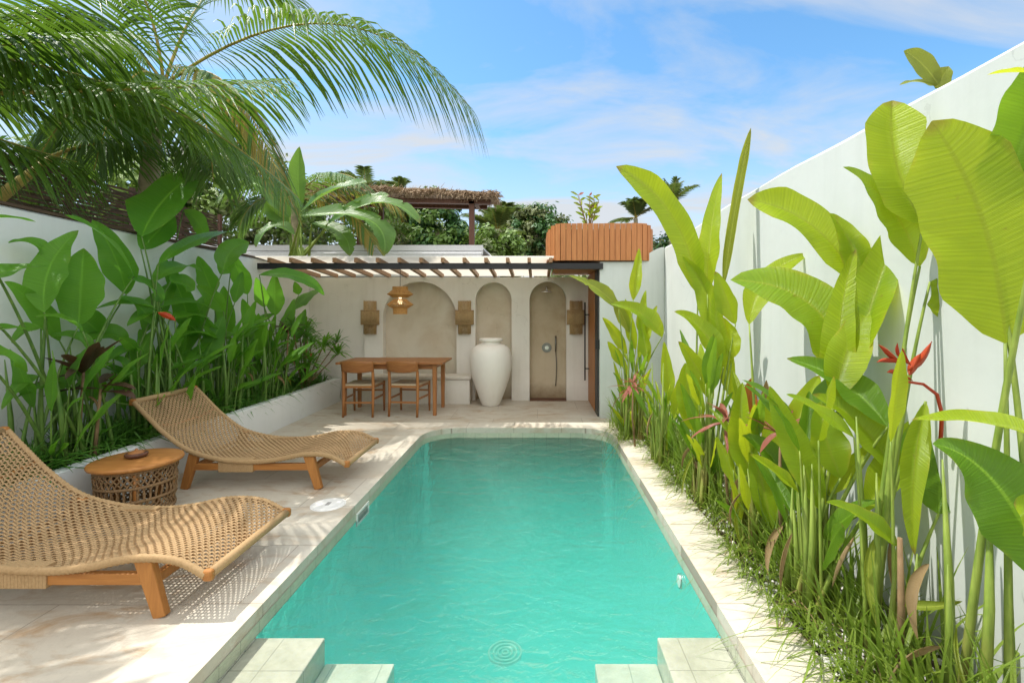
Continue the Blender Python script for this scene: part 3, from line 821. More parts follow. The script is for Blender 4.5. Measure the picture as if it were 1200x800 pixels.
def petiole(mb,base,tipdir,ground,r0=.005,r1=.017,bow=.6):
    base=Vector(base); g=Vector(ground)
    c=Vector((lerp(base.x,g.x,bow),lerp(base.y,g.y,bow),lerp(g.z,base.z,.62)))
    pts=[bez(g,c,base,i/12) for i in range(13)]
    mb.tube(pts,[lerp(r1,r0,(i/12)**.8) for i in range(13)],7)

def clump(name,label,cat,ground,leaves,mat,stem,group=None,spread=.12,fill=None,canes=3):
    """leaves: (base px,py,d, tip px,py,d, width px, sag dx, sag dy (px, +down), opts)"""
    g=Vector(ground)
    t=thing(name,label,cat,g,group)
    sm=MB()
    for row in leaves:
        bx,by,bd,tx_,ty_,td,w,sx,sy=row[:9]; o=dict(row[9]) if len(row)>9 else {}
        b=at(bx,by,bd); e=at(tx_,ty_,td); dm=(bd+td)/2
        sag=Vector((sx*dm/F*2,0,-sy*dm/F*2)) ; lm=o.pop('mat',mat); nrm=o.pop('nrm',None); gp=o.pop('g',None); nopet=o.pop('nopet',False)
        if g.x>0: o.setdefault('fold',rnd.uniform(.25,.6))
        leaf(t,b,e,w*(.86 if g.x<0 else .90)*dm/F,sag,nrm,lm,**o)
        gg=Vector(gp) if gp else g+Vector((max(-.18,min(.18,rnd.uniform(-1,1)*spread*.6)),rnd.uniform(-1,1)*spread,0))
        if not nopet: petiole(sm,b,None,gg)
    for k in range(canes):
        a=g+Vector((max(-.18,min(.18,rnd.uniform(-1,1)*spread*.6)),rnd.uniform(-1,1)*spread,0)); h=rnd.uniform(.45,1.0)
        b=a+Vector((rnd.uniform(-.05,.05),rnd.uniform(-.06,.06),h))
        sm.tube([a,lerp(a,b,.5)+Vector((.01,0,0)),b],[.019,.015,.003],8)
    sm.build('stem',M[stem],t)
    for k in range(3):
        b=g+Vector((max(-.15,min(.15,rnd.uniform(-1,1)*spread)),rnd.uniform(-1,1)*spread*.8,rnd.uniform(.25,.55))); sg=1 if g.x<0 else -1
        e=b+Vector((sg*rnd.uniform(.03,.15),rnd.uniform(-.16,.1),-rnd.uniform(.18,.3)*(1 if g.z<.1 else .6)))
        leaf(t,b,e,rnd.uniform(.025,.05),(sg*rnd.uniform(.02,.09),rnd.uniform(-.04,.04),rnd.uniform(.0,.08)),(rnd.uniform(-.8,.8),-.8,.3),'leaf_dry' if k else 'leaf_torn',curl=rnd.uniform(.7,2.4),shape='oval',wave=.12)
    if fill:
        n,hmin,hmax,lmin,lmax,wr,lean=fill
        for k in range(n):
            h=rnd.uniform(hmin,hmax); a=rnd.uniform(0,6.283); rr=rnd.uniform(.03,spread)
            b=g+Vector((max(-.24,min(.24,rr*math.cos(a)*.8))+lean[0]*h*.2,rr*math.sin(a)*1.3,h))
            ln=rnd.uniform(lmin,lmax); el=rnd.uniform(.15,1.3)
            dv=Vector((math.cos(a)*math.cos(el)+lean[0],math.sin(a)*math.cos(el)+lean[1],math.sin(el)+lean[2])).normalized()
            e=b+dv*ln
            lim=(XR-.04) if g.x>0 else None
            if lim and e.x>lim: e.x=lim-rnd.uniform(0,.15)
            if g.x<0 and e.x<XL+.05: e.x=XL+.05+rnd.uniform(0,.15)
            nn=Vector((-dv.x*.5+rnd.uniform(-.4,.4),-.7,1-dv.z*.5+rnd.uniform(-.3,.3)))
            leaf(t,b,e,ln*wr*rnd.uniform(.8,1.15)*(1.3 if (g.x<0 and h>.45) else 1),Vector((0,0,ln*rnd.uniform(.02,.16))),nn,('leaf_mid' if (mat=='leaf_sun' and rnd.random()<.4) else mat),wave=.07,fold=rnd.uniform(.1,.4))
            mb2=MB(); petiole(mb2,b,None,g+Vector((max(-.18,min(.18,rr*math.cos(a)*.6)),rr*math.sin(a),0)),.004,.011); mb2.build('stem',M[stem],t)
    return t

def strap_rosette(t,c,n,ln,w,mat,name='foliage',el=(.2,1.3),droop=.45,stem_h=0,bias=(0,0,0)):
    mb=MB()
    for k in range(n):
        a=rnd.uniform(0,6.283); e=rnd.uniform(*el); l=ln*rnd.uniform(.65,1.1)
        dv=Vector((math.cos(a)*math.cos(e),math.sin(a)*math.cos(e),math.sin(e)))+Vector(bias); dv.normalize()
        b=Vector(c)+Vector((0,0,rnd.uniform(-.03,.05)))
        tip=b+dv*l+Vector((0,0,-l*droop*rnd.uniform(.3,1)))
        sag=Vector((dv.x,dv.y,1))*l*.12
        r,u=blade_rows(b,tip,w*rnd.uniform(.7,1.2),sag,Vector((-dv.x*.6,-dv.y*.6,1)),fold=.35,wave=.03,nseg=8,ncross=2,shape='oval',seed=rnd.randint(0,9999))
        mb.grid(r,True,uvs=u)
    o=mb.build(name,M[mat],t)
    return o

def blade(mb,g,dirv,ln,w,droop):
    """one grass blade"""
    dirv=dirv.normalized(); pts=[]
    hd=Vector((dirv.x,dirv.y,0))
    for i in range(6):
        s=i/5; p=g+dirv*ln*s+Vector((0,0,-droop*ln*s*s))+hd*droop*.35*ln*s*s; pts.append(p)
    sd=Vector((-dirv.y,dirv.x,0))
    if sd.length<1e-3: sd=Vector((1,0,0))
    sd.normalize(); rows=[];uvs=[]
    for i,p in enumerate(pts):
        ww=w*(1-(i/5)**1.6*.93)/2; rows.append([p-sd*ww,p+sd*ww+Vector((0,0,ww*.5))]); uvs.append([(.45,i/5),(.55,i/5)])
    mb.grid(rows,True,uvs=uvs)

# --- sunlit border on the other side of the pool
U=Vector((-.35,-.75,.45)); UL=Vector((-.7,-.6,.3))
clump('heliconia','nearest heliconia with the largest lime paddle leaf, by the white boundary wall','heliconia',(1.50,1.72,0),[
 (1178,402,1.66,1092,142,1.70,126,18,-10,{'nrm':(-.3,-.9,.25),'shape':'long','fold':.10,'wave':.04,'nseg':26,'ncross':10,'g':(1.60,1.62,0)}),
 (1160,240,1.72,1222,60,1.58,78,10,10,{'nrm':(-.5,-.8,.2),'shape':'long','mat':'leaf_mid','g':(1.66,1.55,0)}),
 (1260,95,1.45,1157,88,1.60,34,0,-6,{'nrm':(-.1,-.5,.9),'mat':'leaf_sun'}),
 (1232,690,1.48,1093,520,1.62,96,8,-34,{'nrm':(-.45,-.6,.65),'mat':'leaf_mid','fold':.18,'g':(1.68,1.48,0)}),
 (1245,520,1.45,1068,492,1.68,34,0,-10,{'nrm':(0,-.55,.85),'g':(1.7,1.46,0)}),
 (1250,640,1.42,1188,590,1.5,70,0,-10,{'nrm':(-.4,-.8,.3),'g':(1.7,1.5,0)}),
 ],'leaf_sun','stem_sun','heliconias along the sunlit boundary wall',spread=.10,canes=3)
clump('heliconia','heliconia with the red hanging flower by the boundary wall','heliconia',(1.45,2.02,0),[
 (1082,262,2.10,1046,118,2.15,66,-14,0,{'nrm':(-.4,-.85,.2),'shape':'long'}),
 (1078,312,2.12,988,196,2.15,58,10,-12,{'nrm':(-.3,-.7,.5)}),
 (1100,602,2.05,1132,456,2.15,86,-8,0,{'nrm':(-.5,-.8,.2),'shape':'oval','mat':'leaf_mid'}),
 (1090,330,2.1,1125,400,2.05,50,8,-8,{'nrm':(-.6,-.6,.4)}),
 (1085,470,2.0,1072,650,1.95,30,-8,0,{'nrm':(-.5,-.7,.4)}),
 (1052,640,1.95,968,588,1.98,28,0,-8,{'nrm':(-.2,-.5,.8)}),
 ],'leaf_sun','stem_sun','heliconias along the sunlit boundary wall',spread=.09,fill=(2,.5,1.0,.25,.4,.28,(-.2,0,.4)),canes=3)
clump('heliconia','full heliconia with many folded lime leaves, left of the red flower','heliconia',(1.37,2.42,0),[
 (1005,335,2.55,876,234,2.75,52,14,-18,{'nrm':(-.3,-.7,.55),'shape':'long'}),
 (1000,440,2.35,1064,243,2.45,52,-4,-6,{'nrm':(-.75,-.6,.2),'fold':.5}),
 (978,470,2.35,1034,345,2.4,50,-8,-8,{'nrm':(-.6,-.7,.2),'fold':.3}),
 (990,480,2.35,1003,292,2.5,40,-12,0,{'nrm':(-.6,-.75,.2),'fold':.3}),
 (992,460,2.4,856,328,2.7,66,34,-30,{'nrm':(-.25,-.7,.6),'shape':'long','nseg':20}),
 (1050,558,2.2,952,462,2.35,40,8,-12,{'nrm':(-.3,-.6,.6)}),
 (1040,500,2.2,922,420,2.5,44,10,-10,{'nrm':(-.3,-.65,.6),'mat':'leaf_mid'}),
 (1010,330,2.55,972,250,2.6,34,6,-4,{'nrm':(-.5,-.7,.4),'fold':.5}),
 (985,560,2.3,962,470,2.35,44,-6,-4,{'nrm':(-.5,-.75,.3)}),
 (1012,600,2.2,1075,488,2.25,40,8,-6,{'nrm':(-.5,-.7,.4)}),
 (965,600,2.35,902,452,2.45,40,-4,-8,{'nrm':(-.6,-.7,.3)}),
 ],'leaf_sun','stem_sun','heliconias along the sunlit boundary wall',spread=.13,fill=(12,.2,.95,.28,.45,.25,(-.2,0,.6)),canes=9)
clump('heliconia','slender heliconia in front of the curving leaf, middle of the sunlit border','heliconia',(1.33,2.98,0),[
 (878,380,3.1,948,298,3.15,36,-14,-12,{'nrm':(-.6,-.7,.3)}),
 (880,560,2.95,870,448,3.0,34,-6,0,{'nrm':(-.5,-.8,.3)}),
 (935,600,2.75,868,508,2.85,36,8,-12,{'nrm':(-.3,-.7,.5),'mat':'leaf_mid'}),
 (930,575,2.8,905,455,2.9,38,-6,0,{'nrm':(-.6,-.7,.3)}),
 (925,520,2.8,960,440,2.85,34,0,-6,{'nrm':(-.5,-.7,.4)}),
 (905,620,2.8,880,520,2.9,30,0,-6,{'nrm':(-.5,-.7,.4)}),
 ],'leaf_sun','stem_sun','heliconias along the sunlit boundary wall',spread=.11,fill=(16,.1,.8,.22,.42,.22,(-.1,0,.8)),canes=9)
clump('heliconia','tall heliconia with a rolled brown tipped leaf against the sky','heliconia',(1.30,3.72,0),[
 (818,345,3.9,722,195,4.0,34,18,-16,{'nrm':(-.5,-.75,.4),'shape':'long','fold':.35,'nseg':20}),
 (829,345,3.85,846,203,3.9,30,-5,0,{'nrm':(-.6,-.75,.2),'shape':'heli','fold':.3}),
 (848,335,3.8,880,150,3.85,22,-2,0,{'nrm':(-.4,-.85,.2),'shape':'long','curl':1.9,'mat':'leaf_torn'}),
 (848,430,3.7,790,365,3.8,28,4,-10,{'nrm':(-.3,-.6,.6)}),
 (812,505,3.75,803,425,3.8,34,0,0,{'nrm':(-.2,-.9,.2),'shape':'oval'}),
 (838,400,3.8,800,300,3.9,30,10,-4,{'nrm':(-.5,-.7,.3)}),
 (862,380,3.7,838,318,3.75,26,0,-3,{'nrm':(-.6,-.7,.3)}),
 (858,420,3.7,848,372,3.75,30,0,0,{'nrm':(-.4,-.8,.2),'shape':'oval'}),
 (860,470,3.7,838,330,3.8,26,-6,0,{'nrm':(-.5,-.8,.2)}),
 (835,470,3.75,795,400,3.8,24,0,-6,{'nrm':(-.4,-.7,.4)}),
 ],'leaf_sun','stem_sun','heliconias along the sunlit boundary wall',spread=.12,fill=(18,.1,1.0,.25,.45,.2,(-.1,0,.9)),canes=12)
clump('heliconia','farthest heliconia of the sunlit border, with a torn yellowish leaf by the door','heliconia',(1.12,5.65,0),[
 (725,362,5.5,667,323,5.5,20,4,-4,{'nrm':(-.2,-.7,.6),'mat':'leaf_torn','tear':.7}),
 (776,395,5.4,716,356,5.45,24,6,-8,{'nrm':(-.3,-.7,.6)}),
 (742,352,5.6,749,291,5.6,16,0,0,{'nrm':(-.3,-.9,.1)}),
 (738,390,5.6,716,345,5.6,15,0,-3,{'nrm':(-.4,-.8,.3),'mat':'leaf_torn'}),
 (755,400,5.5,757,340,5.6,16,-3,0,{'nrm':(-.4,-.8,.3)}),
 (748,420,5.5,770,358,5.5,15,0,-4,{'nrm':(-.4,-.8,.3)}),
 (735,415,5.6,706,372,5.6,15,0,-4,{'nrm':(-.4,-.8,.3)}),
 (760,425,5.4,750,372,5.5,16,0,0,{'nrm':(-.4,-.8,.3)}),
 (730,430,5.6,712,400,5.6,14,0,-3,{'nrm':(-.4,-.8,.3)}),
 (745,410,5.6,733,350,5.65,15,0,0,{'nrm':(-.4,-.8,.3)}),
 ],'leaf_sun','stem_sun','heliconias along the sunlit boundary wall',spread=.20,fill=(34,.05,.85,.25,.42,.15,(-.1,0,.9)),canes=8)
clump('heliconia','low young heliconia between the far clump and the tall rolled leaf','heliconia',(1.24,4.70,0),[
 (785,470,4.6,778,400,4.6,18,0,0,{'nrm':(-.4,-.8,.3)}),
 (790,490,4.5,806,425,4.5,18,0,0,{'nrm':(-.4,-.8,.3)}),
 ],'leaf_sun','stem_sun','heliconias along the sunlit boundary wall',spread=.2,fill=(26,.05,.65,.22,.42,.15,(-.1,0,.9)),canes=6)

# red hanging flower
t=thing('heliconia_flower','red hanging heliconia flower in front of the white wall','flower',at(1060,420,1.98))
d=1.97
mb=MB(); mb.tube([at(1102,520,2.02),at(1104,485,2.0),at(1098,462,d),at(1082,450,d),at(1062,447,d),at(1048,450,d)],[.008,.0075,.007,.006,.005,.003],8); mb.build('stalk',M['bract'],t)
for (a,b,w,s) in (((1062,432),(1030,404),12,(0,-3)),((1064,434),(1092,400),14,(3,3)),((1066,440),(1079,414),16,(0,0)),((1060,424),(1028,424),10,(0,-3)),((1070,446),(1040,436),12,(0,-5)),((1055,420),(1052,402),8,(0,0)),((1068,428),(1058,408),10,(0,0))):
    p=at(*a,d); q=at(*b,d-.03*rnd.random()); mbb=MB()
    r_,u_=blade_rows(p,q,w*.6*d/F,Vector((s[0],0,-s[1]))*2*d/F,Vector((-.2,-.9,.4)),fold=-1.3,wave=0,nseg=8,ncross=4,shape='oval',seed=rnd.randint(0,999))
    mbb.grid(r_,True,uvs=u_); o=mbb.build('bract',M['bract'],t)
    s_=o.modifiers.new('solid','SOLIDIFY'); s_.thickness=.003

# reddish cordylines in the sunlit border
for (px,py,d,n,ln,w,mt,lab) in ((742,452,5.2,18,.30,.035,'leaf_red','red brown cordyline near the far end of the sunlit border'),
                         (852,492,3.3,16,.34,.04,'leaf_red','red streaked cordyline beside the leaf standing upright over the grass'),
                         (915,505,2.75,11,.28,.04,'leaf_red','small red cordyline below the folded heliconia leaves')):
    c=at(px,py,d); t=thing('cordyline',lab,'cordyline',(c.x,c.y,0),'cordylines in the garden beds')
    strap_rosette(t,c,n,ln,w,mt,el=(-.2,.9),droop=.5)
    mb=MB(); mb.tube([(c.x+.02,c.y,0),(c.x-.01,c.y,c.z*.5),c],[.012,.010,.008],8); mb.build('stem',M['stem_dry'],t)
for (px,py,d,tx_,ty_,w,lab) in ((878,488,3.1,880,443,22,'rusty orange young leaf standing upright above the grass'),):
    b=at(px,py,d); e=at(tx_,ty_,d); t=thing('canna_shoot',lab,'shoot',(b.x,b.y,0))
    leaf(t,b,e,w*d/F,(0,0,0),(-.3,-.9,.2),'bract_orange',shape='oval',curl=1.3)
    leaf(t,at(895,485,d),at(898,445,d),14*d/F,(0,0,0),(-.3,-.9,.2),'leaf_dry',shape='oval',curl=1.3)
    mb=MB(); petiole(mb,b,None,(b.x+.03,b.y,0),.004,.01); petiole(mb,at(895,485,d),None,(b.x+.05,b.y,0),.004,.01); mb.build('stem',M['stem_dry'],t)

# dry broken cane and dead leaf
t=thing('dry_cane','short dry brown broken cane among the nearest heliconia stems','cane',(1.42,1.88,0))
mb=MB(); mb.tube([(1.42,1.88,0),(1.435,1.885,.3),(1.425,1.88,.58)],[.015,.013,.009],8); mb.build('stem',M['stem_dry'],t)
leaf(t,(1.43,1.88,.32),(1.60,1.80,.38),.05,(0,0,-.03),(0,-.6,.8),'leaf_torn',curl=1.2)

# grass, pebbles
mb=MB()
for k in range(150):
    y=1.25+5.1*(k/150)**1.05; 
    gx=rnd.uniform(1.19,1.36) if y<5.3 else rnd.uniform(.95,1.3)
    dens=rnd.randint(7,17)
    g0=Vector((gx,y+rnd.uniform(-.05,.05),.0))
    for q in range(dens):
        a=rnd.uniform(0,6.283); e=rnd.uniform(.35,1.4)
        dv=Vector((math.cos(a)*math.cos(e)-.28,math.sin(a)*math.cos(e)-.05,math.sin(e)))
        blade(mb,g0+Vector((rnd.gauss(0,.025),rnd.gauss(0,.025),0)),dv,rnd.uniform(.2,.52),rnd.uniform(.005,.011),rnd.uniform(.45,1.2))
for k in range(150):
    y=1.5+4.9*(k/150); g0=Vector((rnd.uniform(1.3,1.62) if y<5.3 else rnd.uniform(1.0,1.6),y+rnd.uniform(-.05,.05),0))
    for q in range(rnd.randint(6,13)):
        a=rnd.uniform(0,6.283); e=rnd.uniform(1.0,1.5)
        blade(mb,g0+Vector((rnd.gauss(0,.03),rnd.gauss(0,.03),0)),Vector((math.cos(a)*math.cos(e)-.1,math.sin(a)*math.cos(e),math.sin(e))),rnd.uniform(.3,.7),rnd.uniform(.010,.022),rnd.uniform(.1,.55))
tag(mb.build('border_grass',M['grass']),kind='stuff')
mb=MB()
for k in range(420):
    y=1.25+5.1*rnd.random(); g0=Vector((rnd.uniform(1.2,1.5) if y<5.3 else rnd.uniform(1.0,1.4),y,0)); a=rnd.uniform(0,6.283); e=rnd.uniform(.15,1.1)
    blade(mb,g0,Vector((math.cos(a)*math.cos(e)-.25,math.sin(a)*math.cos(e),math.sin(e))),rnd.uniform(.15,.4),rnd.uniform(.004,.010),rnd.uniform(.5,1.1))
tag(mb.build('dry_grass',M['leaf_dry']),kind='stuff')
mb=MB()
for k in range(2600):
    y=1.2+5.0*rnd.random()**1.6; x=rnd.uniform(1.205,1.72); r=rnd.uniform(.008,.02)
    q=Matrix.Rotation(rnd.uniform(0,6.28),3,'Z')
    c=Vector((x,y,r*.45)); top=[]
    ids=[mb.vert(c+q@Vector((r*rnd.uniform(.8,1.25)*math.cos(6.283*i/6),r*.75*math.sin(6.283*i/6),-r*.1))) for i in range(6)]
    ids2=[mb.vert(c+q@Vector((r*.65*math.cos(6.283*i/6),r*.5*math.sin(6.283*i/6),r*.42))) for i in range(6)]
    for i in range(6): mb.face((ids[i],ids[(i+1)%6],ids2[(i+1)%6],ids2[i]),True)
    mb.face(ids2,True)
tag(mb.build('white_pebbles',M['pebble']),kind='stuff')
mb=MB(); mb.box((1.203,.5,.0005),(1.749,6.598,.003)); tag(mb.build('bed_soil',M['soil']),kind='structure')

# --- shaded planter on the lounger side
def dl(px,x=-3.55): return -x*F/(CX-px)
def lclump(label,ground,leaves,**kw):
    rows=[]
    for r in leaves:
        bx,by,tx_,ty_,w,sx,sy=r[:7]; o=dict(r[7]) if len(r)>7 else {}
        xo=o.pop('x',-3.52); xt=o.pop('xt',xo)
        rows.append((bx,by,dl(bx,xo),tx_,ty_,dl(tx_,xt),w,sx,sy,o))
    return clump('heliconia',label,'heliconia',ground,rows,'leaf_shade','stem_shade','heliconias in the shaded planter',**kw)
NF={'nrm':(.35,-.85,.3)}; NU_={'nrm':(.2,-.75,.6)}
lclump('nearest heliconia of the shaded planter, with two upright leaves and low brown leaves below',(-3.55,3.55,.33),[
 (52,366,92,270,46,-14,-4,NF),(92,382,98,291,54,0,0,{'nrm':(.35,-.9,.1),'shape':'oval'}),
 (157,324,76,252,30,6,-10,{'nrm':(.2,-.6,.7),'x':-3.45}),(148,345,108,258,40,4,-6,{'nrm':(.3,-.8,.4),'x':-3.65}),
 (-45,340,56,312,32,0,-8,{'nrm':(.2,-.75,.6),'x':-3.35}),(-40,262,42,260,20,0,-6,{'nrm':(.2,-.75,.6),'x':-3.3}),
 (-30,392,38,388,20,0,-6,{'nrm':(.2,-.75,.6),'x':-3.4}),(-30,410,32,436,24,4,-8,{'nrm':(.2,-.75,.6),'x':-3.4}),
 (97,388,42,372,26,0,-8,{'nrm':(.1,-.7,.6),'x':-3.4}),(48,385,14,402,24,0,-8,{'nrm':(.2,-.75,.6)}),
 (45,440,2,480,22,0,-10,{'nrm':(.2,-.75,.6)}),(88,458,20,466,22,0,-10,{'nrm':(.2,-.75,.6)}),
 (70,400,5,330,28,0,-10,{'nrm':(.3,-.7,.4),'x':-3.65}),(130,420,165,452,18,0,-8,{'nrm':(.2,-.75,.6)}),
 (60,300,10,285,26,0,-8,{'nrm':(.3,-.8,.5),'x':-3.7}),(120,395,70,372,34,0,-10,{'nrm':(.3,-.8,.4),'x':-3.68}),(110,410,60,395,26,0,-8,{'nrm':(.2,-.75,.6)}),(140,410,190,370,30,0,-8,{'nrm':(.2,-.7,.6)}),
 (100,330,60,200,1,0,0,NF)][:17],spread=.3,fill=(18,.05,.6,.3,.5,.22,(.15,-.1,.2)),canes=8)
lclump('tall heliconia of the shaded planter with a big backlit leaf rising above the wall',(-3.55,4.45,.33),[
 (166,277,240,197,62,-10,-4,{'nrm':(.3,-.85,.3),'mat':'leaf_shade','nseg':20}),
 (165,292,203,252,36,0,0,{'nrm':(.4,-.8,.2),'x':-3.7,'shape':'oval'}),(215,246,240,285,24,6,-3,{'nrm':(.4,-.7,.4),'x':-3.9}),
 (186,308,273,272,26,0,-8,{'nrm':(.2,-.75,.6)}),(180,330,236,318,30,0,-12,{'nrm':(.2,-.6,.7)}),
 (192,352,150,326,34,0,-6,{'nrm':(.3,-.7,.6)}),(186,364,112,362,22,0,-8,{'nrm':(.2,-.75,.6)}),
 (184,362,252,364,18,0,-10,{'nrm':(.2,-.75,.6)}),(205,370,149,382,26,0,-10,{'nrm':(.2,-.75,.6)}),
 (198,376,247,374,18,0,-6,{'nrm':(.2,-.75,.6)}),(200,330,228,340,26,0,-3,{'nrm':(.3,-.8,.3),'shape':'oval'}),
 (180,380,140,350,24,0,-8,{'nrm':(.3,-.7,.5)}),(165,410,120,430,22,0,-8,{'nrm':(.1,-.6,.7)}),(190,420,215,395,20,0,-4,{'nrm':(.2,-.8,.4)}),
 (150,400,100,400,34,0,-8,{'nrm':(.25,-.85,.4),'x':-3.65}),(170,390,205,330,32,0,-4,{'nrm':(.3,-.85,.3),'x':-3.7}),(215,420,250,340,32,-6,0,{'nrm':(.3,-.85,.3),'x':-3.68}),(150,440,178,388,28,0,0,{'nrm':(.3,-.85,.3),'x':-3.6}),(225,400,190,300,30,6,0,{'nrm':(.3,-.85,.3),'x':-3.72}),(205,440,240,415,26,0,-8,{'nrm':(.2,-.8,.5)}),(120,470,95,430,24,0,-4,{'nrm':(.3,-.85,.3)}),
 (210,395,262,405,20,0,-10,{'nrm':(.1,-.6,.7)}),
 ],spread=.34,fill=(38,.05,.85,.3,.5,.24,(.15,-.1,.15)),canes=10)
lclump('broad leaved heliconia of the shaded planter standing below the end of the black beam',(-3.55,5.35,.33),[
 (262,316,292,284,34,-6,-6,{'nrm':(.3,-.85,.2),'shape':'oval','x':-3.4}),(270,320,256,300,22,0,0,NF),
 (275,355,284,318,16,0,0,NF),(262,365,230,335,24,0,-4,NF),(280,395,245,408,18,0,-8,NU_),(300,390,284,350,20,0,0,NF),
 (250,345,232,300,26,0,0,{'nrm':(.3,-.85,.3),'x':-3.7}),(290,345,268,290,24,0,0,{'nrm':(.3,-.85,.3),'x':-3.6}),(265,395,262,335,26,0,0,{'nrm':(.3,-.85,.3),'x':-3.65}),(305,420,292,365,22,0,0,NF),(240,420,262,370,26,0,0,NF),(285,440,270,395,24,0,0,NF),
 (260,400,230,440,20,0,-8,NU_),(280,420,320,432,18,0,-8,NU_)
 ],spread=.36,fill=(42,.05,.9,.25,.45,.24,(.15,-.1,.15)),canes=9)
lclump('heliconia of the shaded planter with one long leaf reaching under the pergola beam',(-3.50,6.15,.33),[
 (304,322,380,346,22,8,-10,{'nrm':(.2,-.75,.6),'x':-3.3,'xt':-2.75}),(322,370,322,320,24,0,0,NF),(288,392,322,368,16,0,-5,NU_),
 (320,405,303,367,16,-4,0,{'nrm':(.3,-.9,.1),'shape':'oval'}),(340,365,378,338,14,0,-3,NF),(345,360,368,344,14,0,0,NF),(350,345,345,330,12,0,0,NF),
 (330,400,345,350,18,0,0,NF),(310,360,300,325,18,0,0,NF),(345,400,358,362,15,0,0,NF),(325,430,312,392,18,0,0,NF),(352,372,372,384,12,0,-4,NU_)
 ],spread=.4,fill=(40,.05,.85,.25,.42,.24,(.15,-.1,.15)),canes=9)
c=at(360,412,7.0)
t=thing('dracaena_bush','bushy dark green shrub at the far end of the shaded planter','shrub',(-3.45,7.05,.33))
mb=MB()
for k in range(18):
    cc=Vector((-3.45+rnd.uniform(-.22,.32),7.05+rnd.uniform(-.5,.5),.33+rnd.uniform(.2,.95)))
    strap_rosette(t,cc,26,.27,.034,'leaf_shade' if k%3 else 'grass_shade',el=(-.4,1.2),droop=.4)
    mb.tube([(-3.45,7.05+rnd.uniform(-.1,.1),.33),lerp(Vector((-3.45,7.05,.33)),cc,.5),cc],[.012,.01,.007],6)
mb.build('stem',M['stem_dry'],t)
for (px,py,x,n,ln,w,lab) in ((98,436,-3.44,9,.38,.085,'dark purple cordyline in the shaded planter above the side table'),(118,456,-3.32,7,.36,.08,'low maroon cordyline leaning over the planter wall'),(338,388,-3.35,12,.26,.04,'small dark purple cordyline at the far end of the shaded planter')):
    c=at(px,py,dl(px,x)); t=thing('cordyline',lab,'cordyline',(c.x,c.y,.33),'cordylines in the garden beds')
    strap_rosette(t,c,n,ln,w,'leaf_dark',el=(-.3,1.0),droop=.5)
    mb=MB(); mb.tube([(c.x-.05,c.y,.33),c],[.014,.009],8); mb.build('stem',M['stem_dry'],t)
p=at(195,372,dl(195,-3.35)); t=thing('heliconia_bract','small red flower bract among the shaded leaves','flower',p)
leaf(t,at(185,366,dl(190,-3.35)),at(206,376,dl(200,-3.3)),.05,(0,0,.02),(.2,-.9,.3),'bract',fold=-.7,shape='oval')
mb=MB(); mb.tube([at(183,365,dl(190,-3.36)),at(178,400,dl(190,-3.42)),(p.x-.05,p.y,.33)],[.004,.006,.007],6); mb.build('stalk',M['stem_shade'],t)
p=at(366,414,6.9); t=thing('heliconia_bract','small pink red bract in the dark shrub by the dining table','flower',p)
leaf(t,p,at(360,420,6.8),.06,(0,0,.02),(.2,-.9,.3),'bract',fold=-.5,shape='oval')
mb=MB(); mb.tube([p,(p.x-.1,p.y,.33)],[.004,.006],6); mb.build('stalk',M['stem_shade'],t)
# strappy ground cover hanging over the planter edge
mb=MB()
for k in range(300):
    y=1.9+5.8*(k/300); g0=Vector((rnd.uniform(-3.66,-3.44),y+rnd.uniform(-.06,.06),.33))
    for q in range(rnd.randint(9,17)):
        a=rnd.uniform(0,6.283); e=rnd.uniform(.5,1.5)
        dv=Vector((math.cos(a)*math.cos(e)+.02,math.sin(a)*math.cos(e),math.sin(e)+.15))
        blade(mb,g0+Vector((rnd.gauss(0,.03),rnd.gauss(0,.03),0)),dv,rnd.uniform(.2,.62)*(1 if y<6.2 else .75),rnd.uniform(.010,.026),rnd.uniform(.3,.9))
tag(mb.build('ground_cover',M['grass_shade']),kind='stuff')

